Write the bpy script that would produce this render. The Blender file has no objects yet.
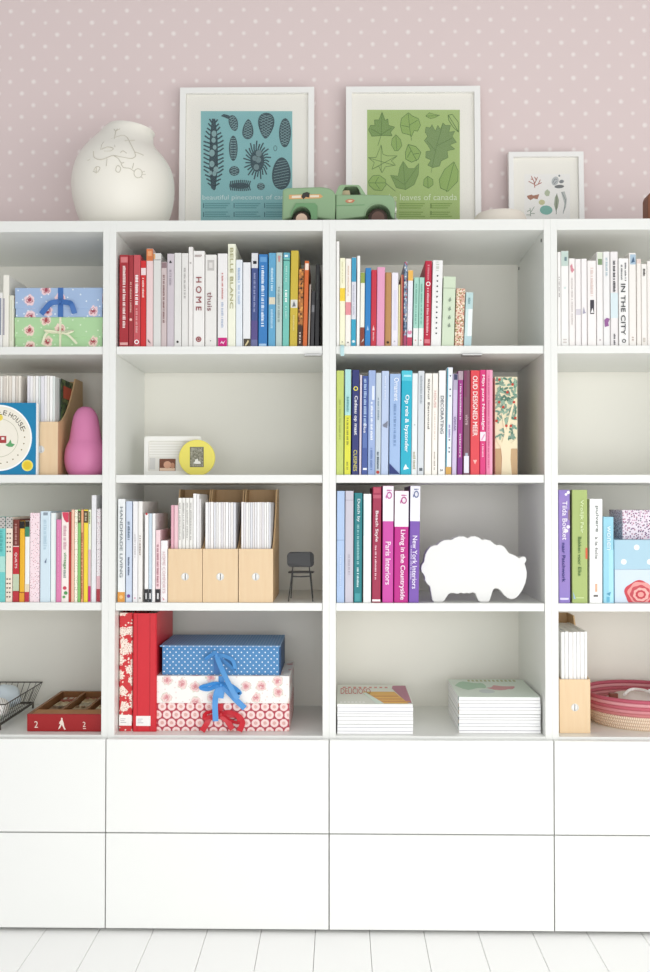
import bpy, bmesh, math, random
from mathutils import Vector, Matrix
random.seed(7)
SC = bpy.context.scene
COL = SC.collection

# ------------------------------------------------------------------ camera
F = 964.2178
CAM = Vector((.028932, -2.613733, 1.151030))
YAW, PIT, ROL = .0154714, .0167138, .000286
def cam_axes():
    cy, sy, cp, sp = math.cos(YAW), math.sin(YAW), math.cos(PIT), math.sin(PIT)
    f = Vector((-sy * cp, cy * cp, sp)); r0 = Vector((cy, sy, 0)); u0 = r0.cross(f)
    r = r0 * math.cos(ROL) + u0 * math.sin(ROL); u = u0 * math.cos(ROL) - r0 * math.sin(ROL)
    return r, u, f
AR, AU, AF = cam_axes()
def ray(px, py):
    return AF + AR * ((px - 325) / F) - AU * ((py - 486) / F)
def W(px, py, Y):
    """the point of the vertical plane at depth Y seen at a pixel of the photograph: (X, Z)"""
    d = ray(px, py); t = (Y - CAM.y) / d.y
    return CAM.x + d.x * t, CAM.z + d.z * t
def FL(px, py, Z):
    """the point of the level at height Z seen at a pixel: (X, Y)"""
    d = ray(px, py); t = (Z - CAM.z) / d.z
    return CAM.x + d.x * t, CAM.y + d.y * t
cd = bpy.data.cameras.new('camera'); co = bpy.data.objects.new('camera', cd); COL.objects.link(co)
m = Matrix.Identity(4)
for i in range(3):
    m[i][0], m[i][1], m[i][2], m[i][3] = AR[i], AU[i], -AF[i], CAM[i]
co.matrix_world = m
cd.sensor_fit = 'VERTICAL'; cd.sensor_height = 24; cd.sensor_width = 24 * 650 / 972; cd.lens = F * 24 / 972
cd.clip_start = .05
SC.camera = co

# ------------------------------------------------------------------ materials
def lin(h):
    if isinstance(h, str):
        h = h.lstrip('#'); h = [int(h[i:i + 2], 16) for i in (0, 2, 4)]
        g_ = .3 * h[0] + .59 * h[1] + .11 * h[2]; h = [g_ + (c - g_) * .88 for c in h]
    out = []
    for c in h:
        c /= 255.
        out.append(c / 12.92 if c <= .04045 else ((c + .055) / 1.055) ** 2.4)
    return (*out, 1)
MATS = {}
def mat(h, rough=.5, spec=.3, metal=0):
    k = (str(h), rough, spec, metal)
    if k in MATS: return MATS[k]
    m = bpy.data.materials.new('paint'); m.use_nodes = True
    b = m.node_tree.nodes['Principled BSDF']
    b.inputs['Base Color'].default_value = lin(h); b.inputs['Roughness'].default_value = rough
    b.inputs['Specular IOR Level'].default_value = spec; b.inputs['Metallic'].default_value = metal
    MATS[k] = m
    return m
class NT:
    """small node-tree writer"""
    def __init__(s, name, rough=.55, spec=.25):
        s.m = bpy.data.materials.new(name); s.m.use_nodes = True; s.t = s.m.node_tree; s.b = s.t.nodes['Principled BSDF']
        s.b.inputs['Roughness'].default_value = rough; s.b.inputs['Specular IOR Level'].default_value = spec
    def n(s, typ, **kw):
        o = s.t.nodes.new(typ)
        for k, v in kw.items(): setattr(o, k, v)
        return o
    def l(s, a, b): s.t.links.new(a, b)
    def math(s, op, a, b=None, c=None):
        o = s.n('ShaderNodeMath', operation=op)
        for i, v in enumerate((a, b, c)):
            if v is None: continue
            if isinstance(v, (int, float)): o.inputs[i].default_value = v
            else: s.l(v, o.inputs[i])
        return o.outputs[0]
    def uv(s):
        sp = s.n('ShaderNodeSeparateXYZ'); s.l(s.n('ShaderNodeUVMap').outputs[0], sp.inputs[0]); return sp.outputs[0], sp.outputs[1]
    def uvv(s): return s.n('ShaderNodeUVMap').outputs[0]
    def lattice(s, pu, pv, ou=0, ov=0, jit=None):
        """distance (in metres) to the nearest point of a staggered lattice with periods pu, pv"""
        u, v = s.uv()
        ds = []
        for k in (0, .5):
            a = s.math('MULTIPLY', s.math('SUBTRACT', s.math('FRACT', s.math('ADD', s.math('DIVIDE', s.math('SUBTRACT', u, ou), pu), k + .5)), .5), pu)
            b = s.math('MULTIPLY', s.math('SUBTRACT', s.math('FRACT', s.math('ADD', s.math('DIVIDE', s.math('SUBTRACT', v, ov), pv), k + .5)), .5), pv)
            ds.append(s.math('SQRT', s.math('ADD', s.math('MULTIPLY', a, a), s.math('MULTIPLY', b, b))))
        return s.math('MINIMUM', ds[0], ds[1])
    def ramp(s, fac, stops, interp='LINEAR'):
        r = s.n('ShaderNodeValToRGB'); r.color_ramp.interpolation = interp
        e = r.color_ramp.elements
        while len(e) < len(stops): e.new(.5)
        for i, (p, c) in enumerate(stops): e[i].position = p; e[i].color = lin(c)
        s.l(fac, r.inputs[0]); return r.outputs[0]
    def mix(s, fac, a, b):
        x = s.n('ShaderNodeMix', data_type='RGBA')
        if isinstance(fac, (int, float)): x.inputs[0].default_value = fac
        else: s.l(fac, x.inputs[0])
        for i, v in ((6, a), (7, b)):
            if isinstance(v, (str, tuple, list)): x.inputs[i].default_value = lin(v)
            else: s.l(v, x.inputs[i])
        return x.outputs[2]
    def noise(s, scale, detail=3):
        o = s.n('ShaderNodeTexNoise'); o.inputs['Scale'].default_value = scale; o.inputs['Detail'].default_value = detail
        s.l(s.uvv(), o.inputs['Vector']); return o.outputs['Fac']
    def voro(s, scale, rnd=1., distort=0):
        o = s.n('ShaderNodeTexVoronoi', voronoi_dimensions='2D'); o.inputs['Scale'].default_value = scale; o.inputs['Randomness'].default_value = rnd
        s.l(s.uvv(), o.inputs['Vector'])
        g = s.n('ShaderNodeSeparateColor'); s.l(o.outputs['Color'], g.inputs[0])
        return o.outputs['Distance'], g.outputs[0], g.outputs[1]
    def done(s, col):
        s.l(col, s.b.inputs['Base Color']); return s.m
def m_dots(base, dot, pu, pv, r, soft=.15, ou=0, ov=0, vary=0, name='dotted_paper', rough=.6):
    t = NT(name, rough); d = t.lattice(pu, pv, ou, ov)
    f = t.math('DIVIDE', d, r)
    if vary:
        f = t.math('ADD', f, t.math('MULTIPLY', t.math('SUBTRACT', t.noise(23, 2), .5), vary))
    mask = t.ramp(t.math('DIVIDE', f, 2), [(.5 * (1 - soft), (255,) * 3), (.5 * (1 + soft), (0,) * 3)])
    return t.done(t.mix(mask, base, dot))
def m_specks(base, cols, scale, size=.3, share=.6, name='speckled_paper'):
    """random blots in cells: each cell picks whether it has one and its colour"""
    t = NT(name); d, a, b = t.voro(scale)
    m1 = t.math('MULTIPLY', t.math('LESS_THAN', d, size), t.math('LESS_THAN', a, share))
    stops = [(i / len(cols), c) for i, c in enumerate(cols)]
    if len(stops) == 1: stops = [(0, cols[0]), (1, cols[0])]
    return t.done(t.mix(m1, base, t.ramp(b, stops, 'CONSTANT')))
def m_roses(base, petals, heart, leaf, scale, share=.55, name='rose_print_paper', extra=None):
    t = NT(name)
    d, a, b = t.voro(scale, .75)
    dist = t.math('ADD', d, t.math('MULTIPLY', t.math('SUBTRACT', t.noise(scale * 6, 3), .5), .35))
    on = t.math('LESS_THAN', a, share)
    rose = t.ramp(dist, [(0, heart), (.10, heart), (.13, petals), (.17, heart), (.21, petals), (.30, petals), (.31, leaf), (.34, base), (1, base)], 'LINEAR')
    col = t.mix(on, base, rose)
    if extra:
        d2, a2, b2 = t.voro(scale * 2.6)
        col = t.mix(t.math('MULTIPLY', t.math('LESS_THAN', d2, .13), t.math('LESS_THAN', a2, .6)), col, extra)
    return t.done(col)
def m_wood(c1, c2, name='birch_wood', scale=1):
    t = NT(name, .5)
    mp = t.n('ShaderNodeMapping'); t.l(t.uvv(), mp.inputs[0]); mp.inputs['Scale'].default_value = (90 * scale, 6 * scale, 1)
    o = t.n('ShaderNodeTexNoise'); o.inputs['Scale'].default_value = 1; o.inputs['Detail'].default_value = 4; t.l(mp.outputs[0], o.inputs['Vector'])
    return t.done(t.mix(o.outputs['Fac'], c1, c2))
WHITE = None
def m_lacquer(c, rough=.35):
    t = NT('white_foil', rough, .35)
    return t.done(t.mix(t.math('MULTIPLY', t.noise(3, 4), .08), c, (215, 215, 212)))

# ------------------------------------------------------------------ mesh helpers
def box(bm, x0, x1, y0, y1, z0, z1):
    v = [bm.verts.new((x, y, z)) for z in (z0, z1) for y in (y0, y1) for x in (x0, x1)]
    for f in ((0, 2, 3, 1), (4, 5, 7, 6), (0, 1, 5, 4), (2, 6, 7, 3), (0, 4, 6, 2), (1, 3, 7, 5)):
        bm.faces.new([v[i] for i in f])
def prism(bm, pts, a0, a1, axis='y'):
    """a closed 2D outline pushed from a0 to a1: axis y takes (x,z) points, z takes (x,y), x takes (y,z)"""
    def P(p, a): return (p[0], a, p[1]) if axis == 'y' else ((p[0], p[1], a) if axis == 'z' else (a, p[0], p[1]))
    A = [bm.verts.new(P(p, a0)) for p in pts]; B = [bm.verts.new(P(p, a1)) for p in pts]
    n = len(pts)
    bm.faces.new(A); bm.faces.new(B[::-1])
    for i in range(n): bm.faces.new((A[i], B[i], B[(i + 1) % n], A[(i + 1) % n]))
def ringwall(bm, outer, inner, a0, a1):
    """flat ring between two outlines with the same count, in x,z, thick from a0 to a1 along y"""
    n = len(outer)
    L = [[bm.verts.new((p[0], a, p[1])) for p in o] for a in (a0, a1) for o in (outer, inner)]
    for i in range(n):
        j = (i + 1) % n
        bm.faces.new((L[0][i], L[0][j], L[1][j], L[1][i])); bm.faces.new((L[2][i], L[3][i], L[3][j], L[2][j]))
        bm.faces.new((L[0][i], L[2][i], L[2][j], L[0][j])); bm.faces.new((L[1][i], L[1][j], L[3][j], L[3][i]))
def rings(bm, rs, n=40, cap0=True, cap1=False, closed=False):
    """rs: list of lists of points"""
    L = [[bm.verts.new(p) for p in r] for r in rs]
    k = len(L)
    for a in range(k if closed else k - 1):
        A, B = L[a], L[(a + 1) % k]
        for i in range(len(A)):
            j = (i + 1) % len(A); bm.faces.new((A[i], A[j], B[j], B[i]))
    if cap0: bm.faces.new(L[0][::-1])
    if cap1: bm.faces.new(L[-1])
def circ(cx, cy, z, r, n=40, ry=None, tilt=0):
    ry = r if ry is None else ry
    return [(cx + r * math.cos(2 * math.pi * i / n), cy + ry * math.sin(2 * math.pi * i / n), z + tilt * math.cos(2 * math.pi * i / n)) for i in range(n)]
def lathe(bm, prof, n=40, cx=0, cy=0, ry=1, cap0=True, cap1=False):
    rings(bm, [circ(cx, cy, z, r, n, r * ry) for r, z in prof], n, cap0, cap1)
def tube(bm, pts, r, n=8, closed=False):
    pts = [Vector(p) for p in pts]; k = len(pts); rs = []
    up = Vector((0, 0, 1)); prev = None
    for i, p in enumerate(pts):
        a = pts[i - 1] if (i or closed) else p
        b = pts[(i + 1) % k] if (i < k - 1 or closed) else p
        t = (b - a).normalized()
        if prev is None:
            s = t.cross(up)
            if s.length < .1: s = t.cross(Vector((1, 0, 0)))
        else: s = prev - t * prev.dot(t)
        s.normalize(); prev = s; q = t.cross(s)
        rr = r[i] if isinstance(r, (list, tuple)) else r
        rs.append([p + (s * math.cos(2 * math.pi * j / n) + q * math.sin(2 * math.pi * j / n)) * rr for j in range(n)])
    rings(bm, rs, n, not closed, not closed, closed)
def strip(bm, pts, widths, wdir, th=.0007):
    """a ribbon: points along its middle, width along wdir (one or per point)"""
    k = len(pts); pts = [Vector(p) for p in pts]; L = []
    for i, p in enumerate(pts):
        w = widths[i] if isinstance(widths, (list, tuple)) else widths
        wd = Vector(wdir[i] if isinstance(wdir[0], (list, tuple, Vector)) else wdir).normalized() * w / 2
        t = (pts[min(i + 1, k - 1)] - pts[max(i - 1, 0)]).normalized(); nn = t.cross(wd).normalized() * th / 2
        L.append([bm.verts.new(p + a) for a in (wd + nn, -wd + nn, -wd - nn, wd - nn)])
    for i in range(k - 1):
        for j in range(4): bm.faces.new((L[i][j], L[i][(j + 1) % 4], L[i + 1][(j + 1) % 4], L[i + 1][j]))
    bm.faces.new(L[0]); bm.faces.new(L[-1][::-1])
def smooth_line(pts, k=8):
    """Catmull-Rom through points"""
    pts = [Vector(p) for p in pts]; out = []
    for i in range(len(pts) - 1):
        p0, p1, p2, p3 = pts[max(i - 1, 0)], pts[i], pts[i + 1], pts[min(i + 2, len(pts) - 1)]
        for j in range(k):
            t = j / k
            out.append(.5 * (2 * p1 + (p2 - p0) * t + (2 * p0 - 5 * p1 + 4 * p2 - p3) * t * t + (3 * p1 - p0 - 3 * p2 + p3) * t ** 3))
    out.append(pts[-1]); return out
def build(name, bm, material, parent=None, bevel=0, smooth=False, loc=None, seg=2):
    bmesh.ops.recalc_face_normals(bm, faces=bm.faces)
    if bevel:
        es = [e for e in bm.edges if len(e.link_faces) == 2 and e.calc_face_angle(0) > .5]
        bmesh.ops.bevel(bm, geom=es, offset=bevel, segments=seg, affect='EDGES', profile=.5, clamp_overlap=True)
    uvl = bm.loops.layers.uv.new('UVMap')
    for f in bm.faces:
        nx, ny, nz = (abs(c) for c in f.normal)
        f.smooth = smooth
        for lo in f.loops:
            c = lo.vert.co
            lo[uvl].uv = (c.x, c.z) if ny >= nx and ny >= nz else ((c.x, c.y) if nz >= nx else (c.y, c.z))
    me = bpy.data.meshes.new(name); bm.to_mesh(me); bm.free()
    if material: me.materials.append(material)
    o = bpy.data.objects.new(name, me); COL.objects.link(o)
    if parent: o.parent = parent
    if loc: o.location = loc
    if smooth: o.data.set_sharp_from_angle(angle=math.radians(40))
    return o
def B(): return bmesh.new()
def tag(o, label, cat, group=None):
    o['label'] = label; o['category'] = cat
    if group: o['group'] = group
    return o
def thing(name, loc, label, cat, group=None, rot=(0, 0, 0)):
    o = bpy.data.objects.new(name, None); COL.objects.link(o); o.location = loc; o.rotation_euler = rot
    o.empty_display_size = .02
    return tag(o, label, cat, group)
def struct(o): o['kind'] = 'structure'; return o
def bx(name, mt, parent, *c, bevel=0): bm = B(); box(bm, *c); return build(name, bm, mt, parent, bevel)
TXT = {}
def text_shape(s):
    """the outlines of some writing as (verts in 2D scaled to its own bounding box, faces, aspect)"""
    if s not in TXT:
        cu = bpy.data.curves.new('lettering', 'FONT'); cu.body = s; cu.resolution_u = 3
        ob = bpy.data.objects.new('lettering', cu); COL.objects.link(ob)
        dg = bpy.context.evaluated_depsgraph_get(); dg.update()
        me = bpy.data.meshes.new_from_object(ob.evaluated_get(dg))
        vs = [(v.co.x, v.co.y) for v in me.vertices]; fs = [tuple(p.vertices) for p in me.polygons]
        bpy.data.objects.remove(ob); bpy.data.curves.remove(cu); bpy.data.meshes.remove(me)
        xa, xb = min(v[0] for v in vs), max(v[0] for v in vs); ya, yb = min(v[1] for v in vs), max(v[1] for v in vs)
        TXT[s] = ([((x - xa) / (xb - xa), (y - ya) / (yb - ya)) for x, y in vs], fs)
    return TXT[s]
def text_into(bm, s, fn):
    """fn maps (along, up) in 0..1 to a point"""
    vs, fs = text_shape(s)
    V = [bm.verts.new(fn(a, b)) for a, b in vs]
    for f in fs:
        try: bm.faces.new([V[i] for i in f])
        except ValueError: pass

# ------------------------------------------------------------------ room
FOIL = m_lacquer((233, 234, 230)); FOIL_IN = m_lacquer((233, 231, 222), .45); FRONT = m_lacquer((238, 239, 236), .28)
WALL_Y, TOP, BOT = .405, 1.92, .520
bm = B(); box(bm, -2.6, 2.6, WALL_Y, WALL_Y + .1, 0, 2.9)
a = W(384.5, 8.6, WALL_Y)
struct(build('wall_back', bm, m_dots((226, 209, 207), (243, 234, 231),   .0741, .0750, .0054, .7, a[0], a[1], 1.3, 'dotted_wallpaper', .8)))
bm = B(); x_seam = FL(315.4, 930, 0)[0]; pw = .1452
k0 = -17
for i in range(34):
    x = x_seam + (k0 + i) * pw; box(bm, x + .0006, x + pw - .0006, -4.2, WALL_Y, -.02, 0)
struct(build('floor', bm, m_lacquer((248, 248, 246), .4), bevel=.0012, seg=1))
struct(bx('floor_base', mat((150, 150, 148)), None, -2.6, 2.6, -4.2, WALL_Y, -.06, -.021))

# ------------------------------------------------------------------ bookcases
Z1, Z2, Z3 = (W(329, y, .004)[1] for y in (346, 474.8, 603))
SH = {1: Z1, 2: Z2, 3: Z3, 4: BOT}
T = .018; SHT = .0215
def bookcase(x0, label):
    r = thing('bookcase', (x0, 0, 0), label, 'bookcase', 'white bookcase sections along the wall')
    for s in (0, .6 - T): bx('side_panel', FOIL, r, s + .00006, s + T - .00006, 0, .40, .012, TOP, bevel=.0006)
    bx('top_panel', FOIL, r, T, .6 - T, .0005, .40, TOP - .030, TOP, bevel=.0006)
    bx('bottom_panel', FOIL, r, T, .6 - T, .0005, .385, BOT - T, BOT, bevel=.0006)
    bx('back_panel', FOIL_IN, r, T, .6 - T, .385, .393, .02, TOP - .03)
    for z in (Z1, Z2, Z3): bx('shelf', FOIL, r, T + .0006, .6 - T - .0006, .004, .383, z - SHT, z, bevel=.0008)
    for z0, z1 in ((.010, .2622), (.2655, .5135)): bx('drawer_front', FRONT, r, .0015, .5985, -.021, -.002, z0, z1, bevel=.0008)
    bx('plinth', mat((120, 118, 114)), r, T, .6 - T, .03, .045, 0, .06)
    return r
bc1 = bookcase(-1.2, 'white bookcase section holding the pink ornament and the red wooden crate')
bc2 = bookcase(-.6, 'white bookcase section holding the three magazine files and the miniature chair')
bc3 = bookcase(0, 'white bookcase section holding the white sheep and two magazine piles')
bc4 = bookcase(.6, 'white bookcase section holding the coiled basket and the blue rose box')
CHR = mat((190, 190, 188), .3, .5, 1)
def clip(bc, x0, pa, pb, y):
    a = W(pa, y, 0)[0] - x0; b = W(pb, y, 0)[0] - x0
    o = bx('shelf_clip', CHR, bc, a, b, -.004, .02, Z1 - SHT - .006, Z1 - SHT - .0005, bevel=.001)
clip(bc2, -.6, 304, 321.5, 353); clip(bc3, 0, 462, 482, 357)
for px, py, Y in ((539.8, 240.5, .03), (517.5, 268.5, .36)):
    bm = B(); z = W(px, py, Y)[1]
    prism(bm, [(Y + .004 * math.cos(t * .63), z + .005 * math.sin(t * .63)) for t in range(10)], .5806, .5818, 'x')
    build('peg_hole', bm, mat((60, 58, 55)), bc3)

# ------------------------------------------------------------------ books
PAPER = mat((243, 240, 230), .8, .1)
G = {}
def book(x0, x1, yt, colour, label, decor=(), tilt=0., row=1, Y=.014, depth=None, name='book', soft=False, group=None, yb=None, cat=None, zb=None):
    ys = {1: 345.9, 2: 474.8, 3: 603.2}[row] if yb is None else yb
    zf = SH[row] if zb is None else zb
    zt = W((x0 + x1) / 2, yt, Y)[1]
    X0 = W(x0, ys, Y)[0]; X1 = W(x1, ys, Y)[0]
    w = X1 - X0 - .0005; h = zt - zf
    th = math.atan((W(x0 + tilt, yt, Y)[0] - W(x0, yt, Y)[0]) / h) if tilt else 0
    d = depth or min(.31, h * .80)
    r = thing(name, (X0 + .00025, Y, zf + max(0, w * math.sin(th)) + .0002), label, cat or name, group, (0, th, 0))
    cm = colour if isinstance(colour, bpy.types.Material) else mat(colour, .42, .35)
    t = min(.0006 if soft else .0022, w * .2); rr = min(.0022, w * .22)
    arc = [(rr - rr * math.cos(q * math.pi / 6), rr - rr * math.sin(q * math.pi / 6)) for q in range(4)]
    pts = [(0, d)] + arc + [(w - x, y) for x, y in reversed(arc)] + [(w, d), (w - t, d), (w - t, t), (t, t), (t, d)]
    bm = B(); prism(bm, pts, 0, h, 'z'); build('cover', bm, cm, r)
    e = .0004 if soft else .0025
    bx('pages', PAPER, r, t + .0001, w - t - .0001, t + .0002, d - e, e, h - e)
    def zz(y): return h * (1 - (y - yt) / (ys - yt))
    for qi, q in enumerate(decor):
        k = q[0]
        if k == 'b':
            fa, fb = (q[4], q[5]) if len(q) > 4 else (0, 1)
            bm = B(); box(bm, max(.0003, fa * w), min(w - .0003, fb * w), -.0003 - .00015 * qi, .0012, max(.0004, zz(q[2])), min(h - .0004, zz(q[1])))
            build('spine_band', bm, q[3] if isinstance(q[3], bpy.types.Material) else mat(q[3], .45), r)
        elif k == 't':
            za, zb_ = zz(q[1]), zz(q[2]); tw = q[5] * w; xc = (q[6] if len(q) > 6 else .5) * w
            bm = B()
            for sa, sb, sd in ((0, 0, 0), (.004, .03, .0003), (0, .03, .0006), (.004, 0, .0009)): text_into(bm, q[3], lambda a, b: (xc - tw / 2 + (b + sb) * tw, -.0018 - sd, za + (zb_ - za) * (a + sa)))
            build('spine_lettering', bm, mat(q[4], .6), r)
        elif k == 'w':
            za, zb_ = zz(q[1]), zz(q[2]); tw = q[4] * w; xc = (q[5] if len(q) > 5 else .5) * w; bm = B(); z = za
            while z > zb_:
                l = random.uniform(.0018, .0036); u = random.uniform(.75, 1)
                box(bm, xc - tw / 2, xc - tw / 2 + tw * u, -.0018, -.0003, max(zb_, z - l), z); z -= l + random.choice((.0012, .0012, .0014, .004))
            build('spine_lettering', bm, mat(q[3], .6), r)
        elif k == 'o':
            z = zz(q[1]); ra = q[3] * w; xc = (q[4] if len(q) > 4 else .5) * w; bm = B()
            prism(bm, [(xc + ra * math.cos(i * math.pi / 9), z + ra * math.sin(i * math.pi / 9)) for i in range(18)], -.0017 - .00003 * qi, -.0003); build('spine_emblem', bm, mat(q[2], .5), r)
        elif k == 'r':
            z = zz(q[1]); ra = q[3] * w; xc = (q[4] if len(q) > 4 else .5) * w
            cc = [(math.cos(i * math.pi / 12), math.sin(i * math.pi / 12)) for i in range(24)]
            bm = B(); ringwall(bm, [(xc + ra * a, z + ra * b) for a, b in cc], [(xc + .62 * ra * a, z + .62 * ra * b) for a, b in cc], -.0016, -.0003); build('spine_emblem', bm, mat(q[2], .5), r)
        elif k == 'v':
            bm = B(); prism(bm, [(a * w, zz(b)) for a, b in q[1]], -.0017 - .00003 * qi, -.0003); build('spine_emblem', bm, mat(q[2], .5), r)
    return r
# ---- top shelf of the second section: red to white to blue
g = dict(row=1, group='books on the red to blue shelf')
book(119, 128.3, 255, '#b02a33', 'dark red hardback with white capitals, first of the red books', [('b', 257, 262.5, '#d8777a', .15, .9), ('w', 266, 327, '#f3dcd8', .32, .55), ('b', 341.5, 344, '#e7a9a5', .1, .95)], **g)
book(128.4, 133.1, 255.2, '#a93138', 'slim brick red book with a small pinkish round emblem low on its spine', [('w', 282, 312, '#e0a49a', .35), ('o', 319, '#efb9ae', .3)], **g)
book(133.2, 140.2, 255, '#cd5158', 'rose red book with bold white title and white round emblem at its foot', [('w', 275, 305, '#fbeeee', .42), ('w', 308, 332, '#e3a0a0', .3), ('r', 341, '#ffffff', .33)], **g)
book(140.3, 145.8, 260.8, '#dc2b2c', 'bright scarlet paperback with a white patch near the top', [('b', 268, 275, '#eed8d8', .1, 1), ('w', 278, 297, '#f7cfc8', .35)], soft=True, **g)
book(146, 152.8, 248.7, '#e9cccb', 'pale pink book with an orange red top', [('b', 249, 260.8, '#d8743f'), ('b', 251, 256, '#eaa06a', .2, .8), ('v', [(.25, 338), (.8, 343), (.35, 341)], '#5a3b45')], **g)
book(153, 160.8, 253.3, '#d9d9d5', 'grey white book with a fine line under an orange corner', [('b', 254, 259, '#e0a05e', 0, .25), ('b', 259.6, 260.2, '#8a8884')], **g)
book(160.9, 166.6, 262, '#cdbcbb', 'short greyish pink book with a brown lengthwise title', [('b', 262.5, 268, '#8f7478', .1, .95), ('w', 275, 322, '#8d6a69', .3)], soft=True, **g)
book(166.8, 173.9, 253.8, '#cbc1c8', 'lilac grey book with a small black triangle near the top', [('v', [(.3, 263), (.7, 263), (.5, 260.5)], '#2c2a2e'), ('w', 270, 285, '#aaa0aa', .3)], **g)
book(174, 181.2, 253, '#e1e0dc', 'plain off-white book with a tiny black dot at its foot', [('o', 341, '#33302f', .16)], **g)
book(181.4, 188, 253.3, '#e4e2de', 'off-white book with a faint grey title, next to the tall thin one', [('w', 268, 298, '#b5b2ae', .25)], **g)
book(188.2, 192.7, 247, '#ebe8e4', 'tall thin white book standing up beside the HOME book', [('o', 263, '#b9b4b0', .2)], soft=True, **g)
book(192.9, 204.4, 251, '#edebe7', 'thick white book with HOME in dark red letters', [('w', 255, 257, '#b8a9a6', .7), ('t', 277, 310, 'H O M E', '#9a4a4c', .48), ('r', 338.5, '#a04a4c', .24), ('o', 338.5, '#a04a4c', .1)], **g)
book(204.9, 216.4, 254.8, '#e8e6e1', 'white book with thuis in thin grey rose letters', [('b', 260, 270.5, '#c2beba', .2, .8), ('b', 262.5, 268, '#dcd8d4', .35, .65), ('t', 292, 310.5, 'thuis', '#94686b', .42, .42), ('o', 340, '#8b8b88', .05)], **g)
book(217.4, 227.4, 253.6, '#ebe9e8', 'white book with a magenta square at the foot of its spine', [('w', 273, 299, '#cf8a86', .16), ('w', 302, 327, '#b6c2d6', .22), ('b', 337, 346, '#d6187f', .06, .97), ('v', [(.25, 343), (.45, 340), (.55, 342), (.8, 339.5), (.6, 343.5), (.45, 342)], '#f6d8e8')], **g)
book(227.6, 235.5, 244, '#eff0da', 'tallest cream yellow book with olive capitals down the spine', [('t', 248, 308, 'BELLE BLANC', '#b3b184', .42)], **g)
book(235.7, 242.3, 259.8, '#e2e9ef', 'pale icy blue white paperback with faint blue title', [('w', 268, 283, '#a9c0dc', .35), ('w', 285, 305, '#b9cbe0', .3)], soft=True, **g)
book(242.7, 250.5, 262.5, '#e6e8ea', 'short white book with a black and beige square at its foot', [('b', 338, 346, '#4b4436', .1, .98), ('v', [(.25, 345), (.7, 339), (.8, 341), (.45, 345)], '#d8c794')], **g)
book(250.9, 257.6, 253, '#43538e', 'navy book with a black and white top', [('b', 253.2, 268, '#d9dade'), ('b', 261, 264, '#22222a', .25, .8), ('w', 273, 312, '#98a1cc', .3), ('b', 320, 339, '#5a4f8c'), ('b', 339, 346, '#6b6f9e')], tilt=.4, **g)
book(258.2, 267.2, 254.4, '#2f7cc4', 'royal blue hardback with white capitals along the whole spine', [('w', 266, 326, '#dcecfa', .34, .48), ('b', 343, 345.3, '#a9cdec', .1, .9), ('b', 257, 262, '#5f9fd8', .15, .9)], tilt=.4, **g)
book(268, 275.3, 253, '#5aa6d0', 'sky blue book with a beige square mid spine', [('w', 268, 291, '#bfe3f3', .35), ('b', 297, 304, '#d9d1b8', .1, .95), ('w', 309, 328, '#a8d6ee', .35)], tilt=.5, **g)
book(275.5, 281.9, 252.7, '#b8cbc6', 'grey green book with pinkish marks at the top, beside the sky blue one', [('v', [(.3, 256), (.7, 256), (.6, 262), (.4, 262)], '#c98d8a'), ('w', 287, 322, '#93a7a2', .3)], tilt=.5, **g)
book(282.3, 288.9, 252.7, '#6fc4b6', 'teal mint book with a blue and white top', [('b', 253, 258, '#57a5c2'), ('b', 255, 257, '#dff0ee', .2, .7), ('b', 260, 260.8, '#2c5f62'), ('w', 266, 282, '#a9e0d6', .3), ('w', 290, 303, '#f0fbf8', .38), ('w', 306, 318, '#a9e0d6', .3)], tilt=1, **g)
book(289.4, 297.2, 250.7, '#cdb234', 'mustard yellow book with a white grey emblem mid spine', [('b', 299.5, 307.5, '#dcdcd6', .08, .95), ('v', [(.3, 306.5), (.5, 301), (.75, 306)], '#6d7076'), ('w', 315, 330, '#e0cf7c', .2)], tilt=1.4, **g)
book(297.4, 302.4, 268.8, m_specks('#b5713a', ['#e3a552', '#6e4426', '#2f2420', '#d98a3b'], 160, .5, .8), 'short patchwork brown and orange book with a dark foot', [('b', 325, 346, '#4a3128'), ('w', 332, 343, '#e8d6c6', .3)], tilt=1.4, soft=True, **g)
book(302.6, 307, 261, '#d8672c', 'slim orange book with a white label, beside the dark books in the corner', [('b', 263.5, 270, '#f1dccb', .15, .95)], tilt=2, soft=True, **g)
book(307.8, 309.6, 284.5, '#a99a8e', 'small thin taupe booklet leaning on the orange book', [], tilt=1.6, soft=True, **g)
book(310.2, 314, 291, '#3b3a3c', 'low charcoal book in the dark corner of the red to blue shelf', [('b', 305, 312, '#77767a', .2, .9)], tilt=1.2, soft=True, **g)
book(314.6, 319, 264.5, '#2b2b2d', 'taller black book in the dark corner, last of the red to blue shelf', [('w', 275, 300, '#4b504c', .3)], tilt=1, soft=True, **g)

# ---- top shelf of the third section
g = dict(row=1, group='books on the pastel and red shelf')
book(336.3, 339.4, 241.5, '#f0efec', 'very tall thin white book against the divider, beside the cream one', [], soft=True, **g)
r = book(339.5, 345, 258, '#f3f1cf', 'cream yellow book with a yellow label and a pale blue ribbon marker', [('b', 288, 300.8, '#f4cf2f'), ('w', 262, 284, '#ddd9b0', .2), ('o', 341.5, '#8d8a78', .1)], tilt=.4, **g)
zr = W(343, 356, 0)[1] - Z1
bm = B(); strip(bm, smooth_line([(.006, -.0006, .004), (.007, -.012, .0012), (.0075, -.0155, -.004), (.007, -.0158, zr * .5), (.008, -.0158, zr)]), .010, (1, 0, 0), .0006); build('ribbon_marker', bm, mat('#b5dcdf', .5), r)
book(345.1, 350.8, 258.7, '#f3eee6', 'ivory book with a salmon pink label mid spine', [('b', 302, 314.6, '#ea9098'), ('w', 266, 296, '#e3c7b0', .2), ('o', 342, '#6b6861', .13)], tilt=.5, **g)
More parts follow.
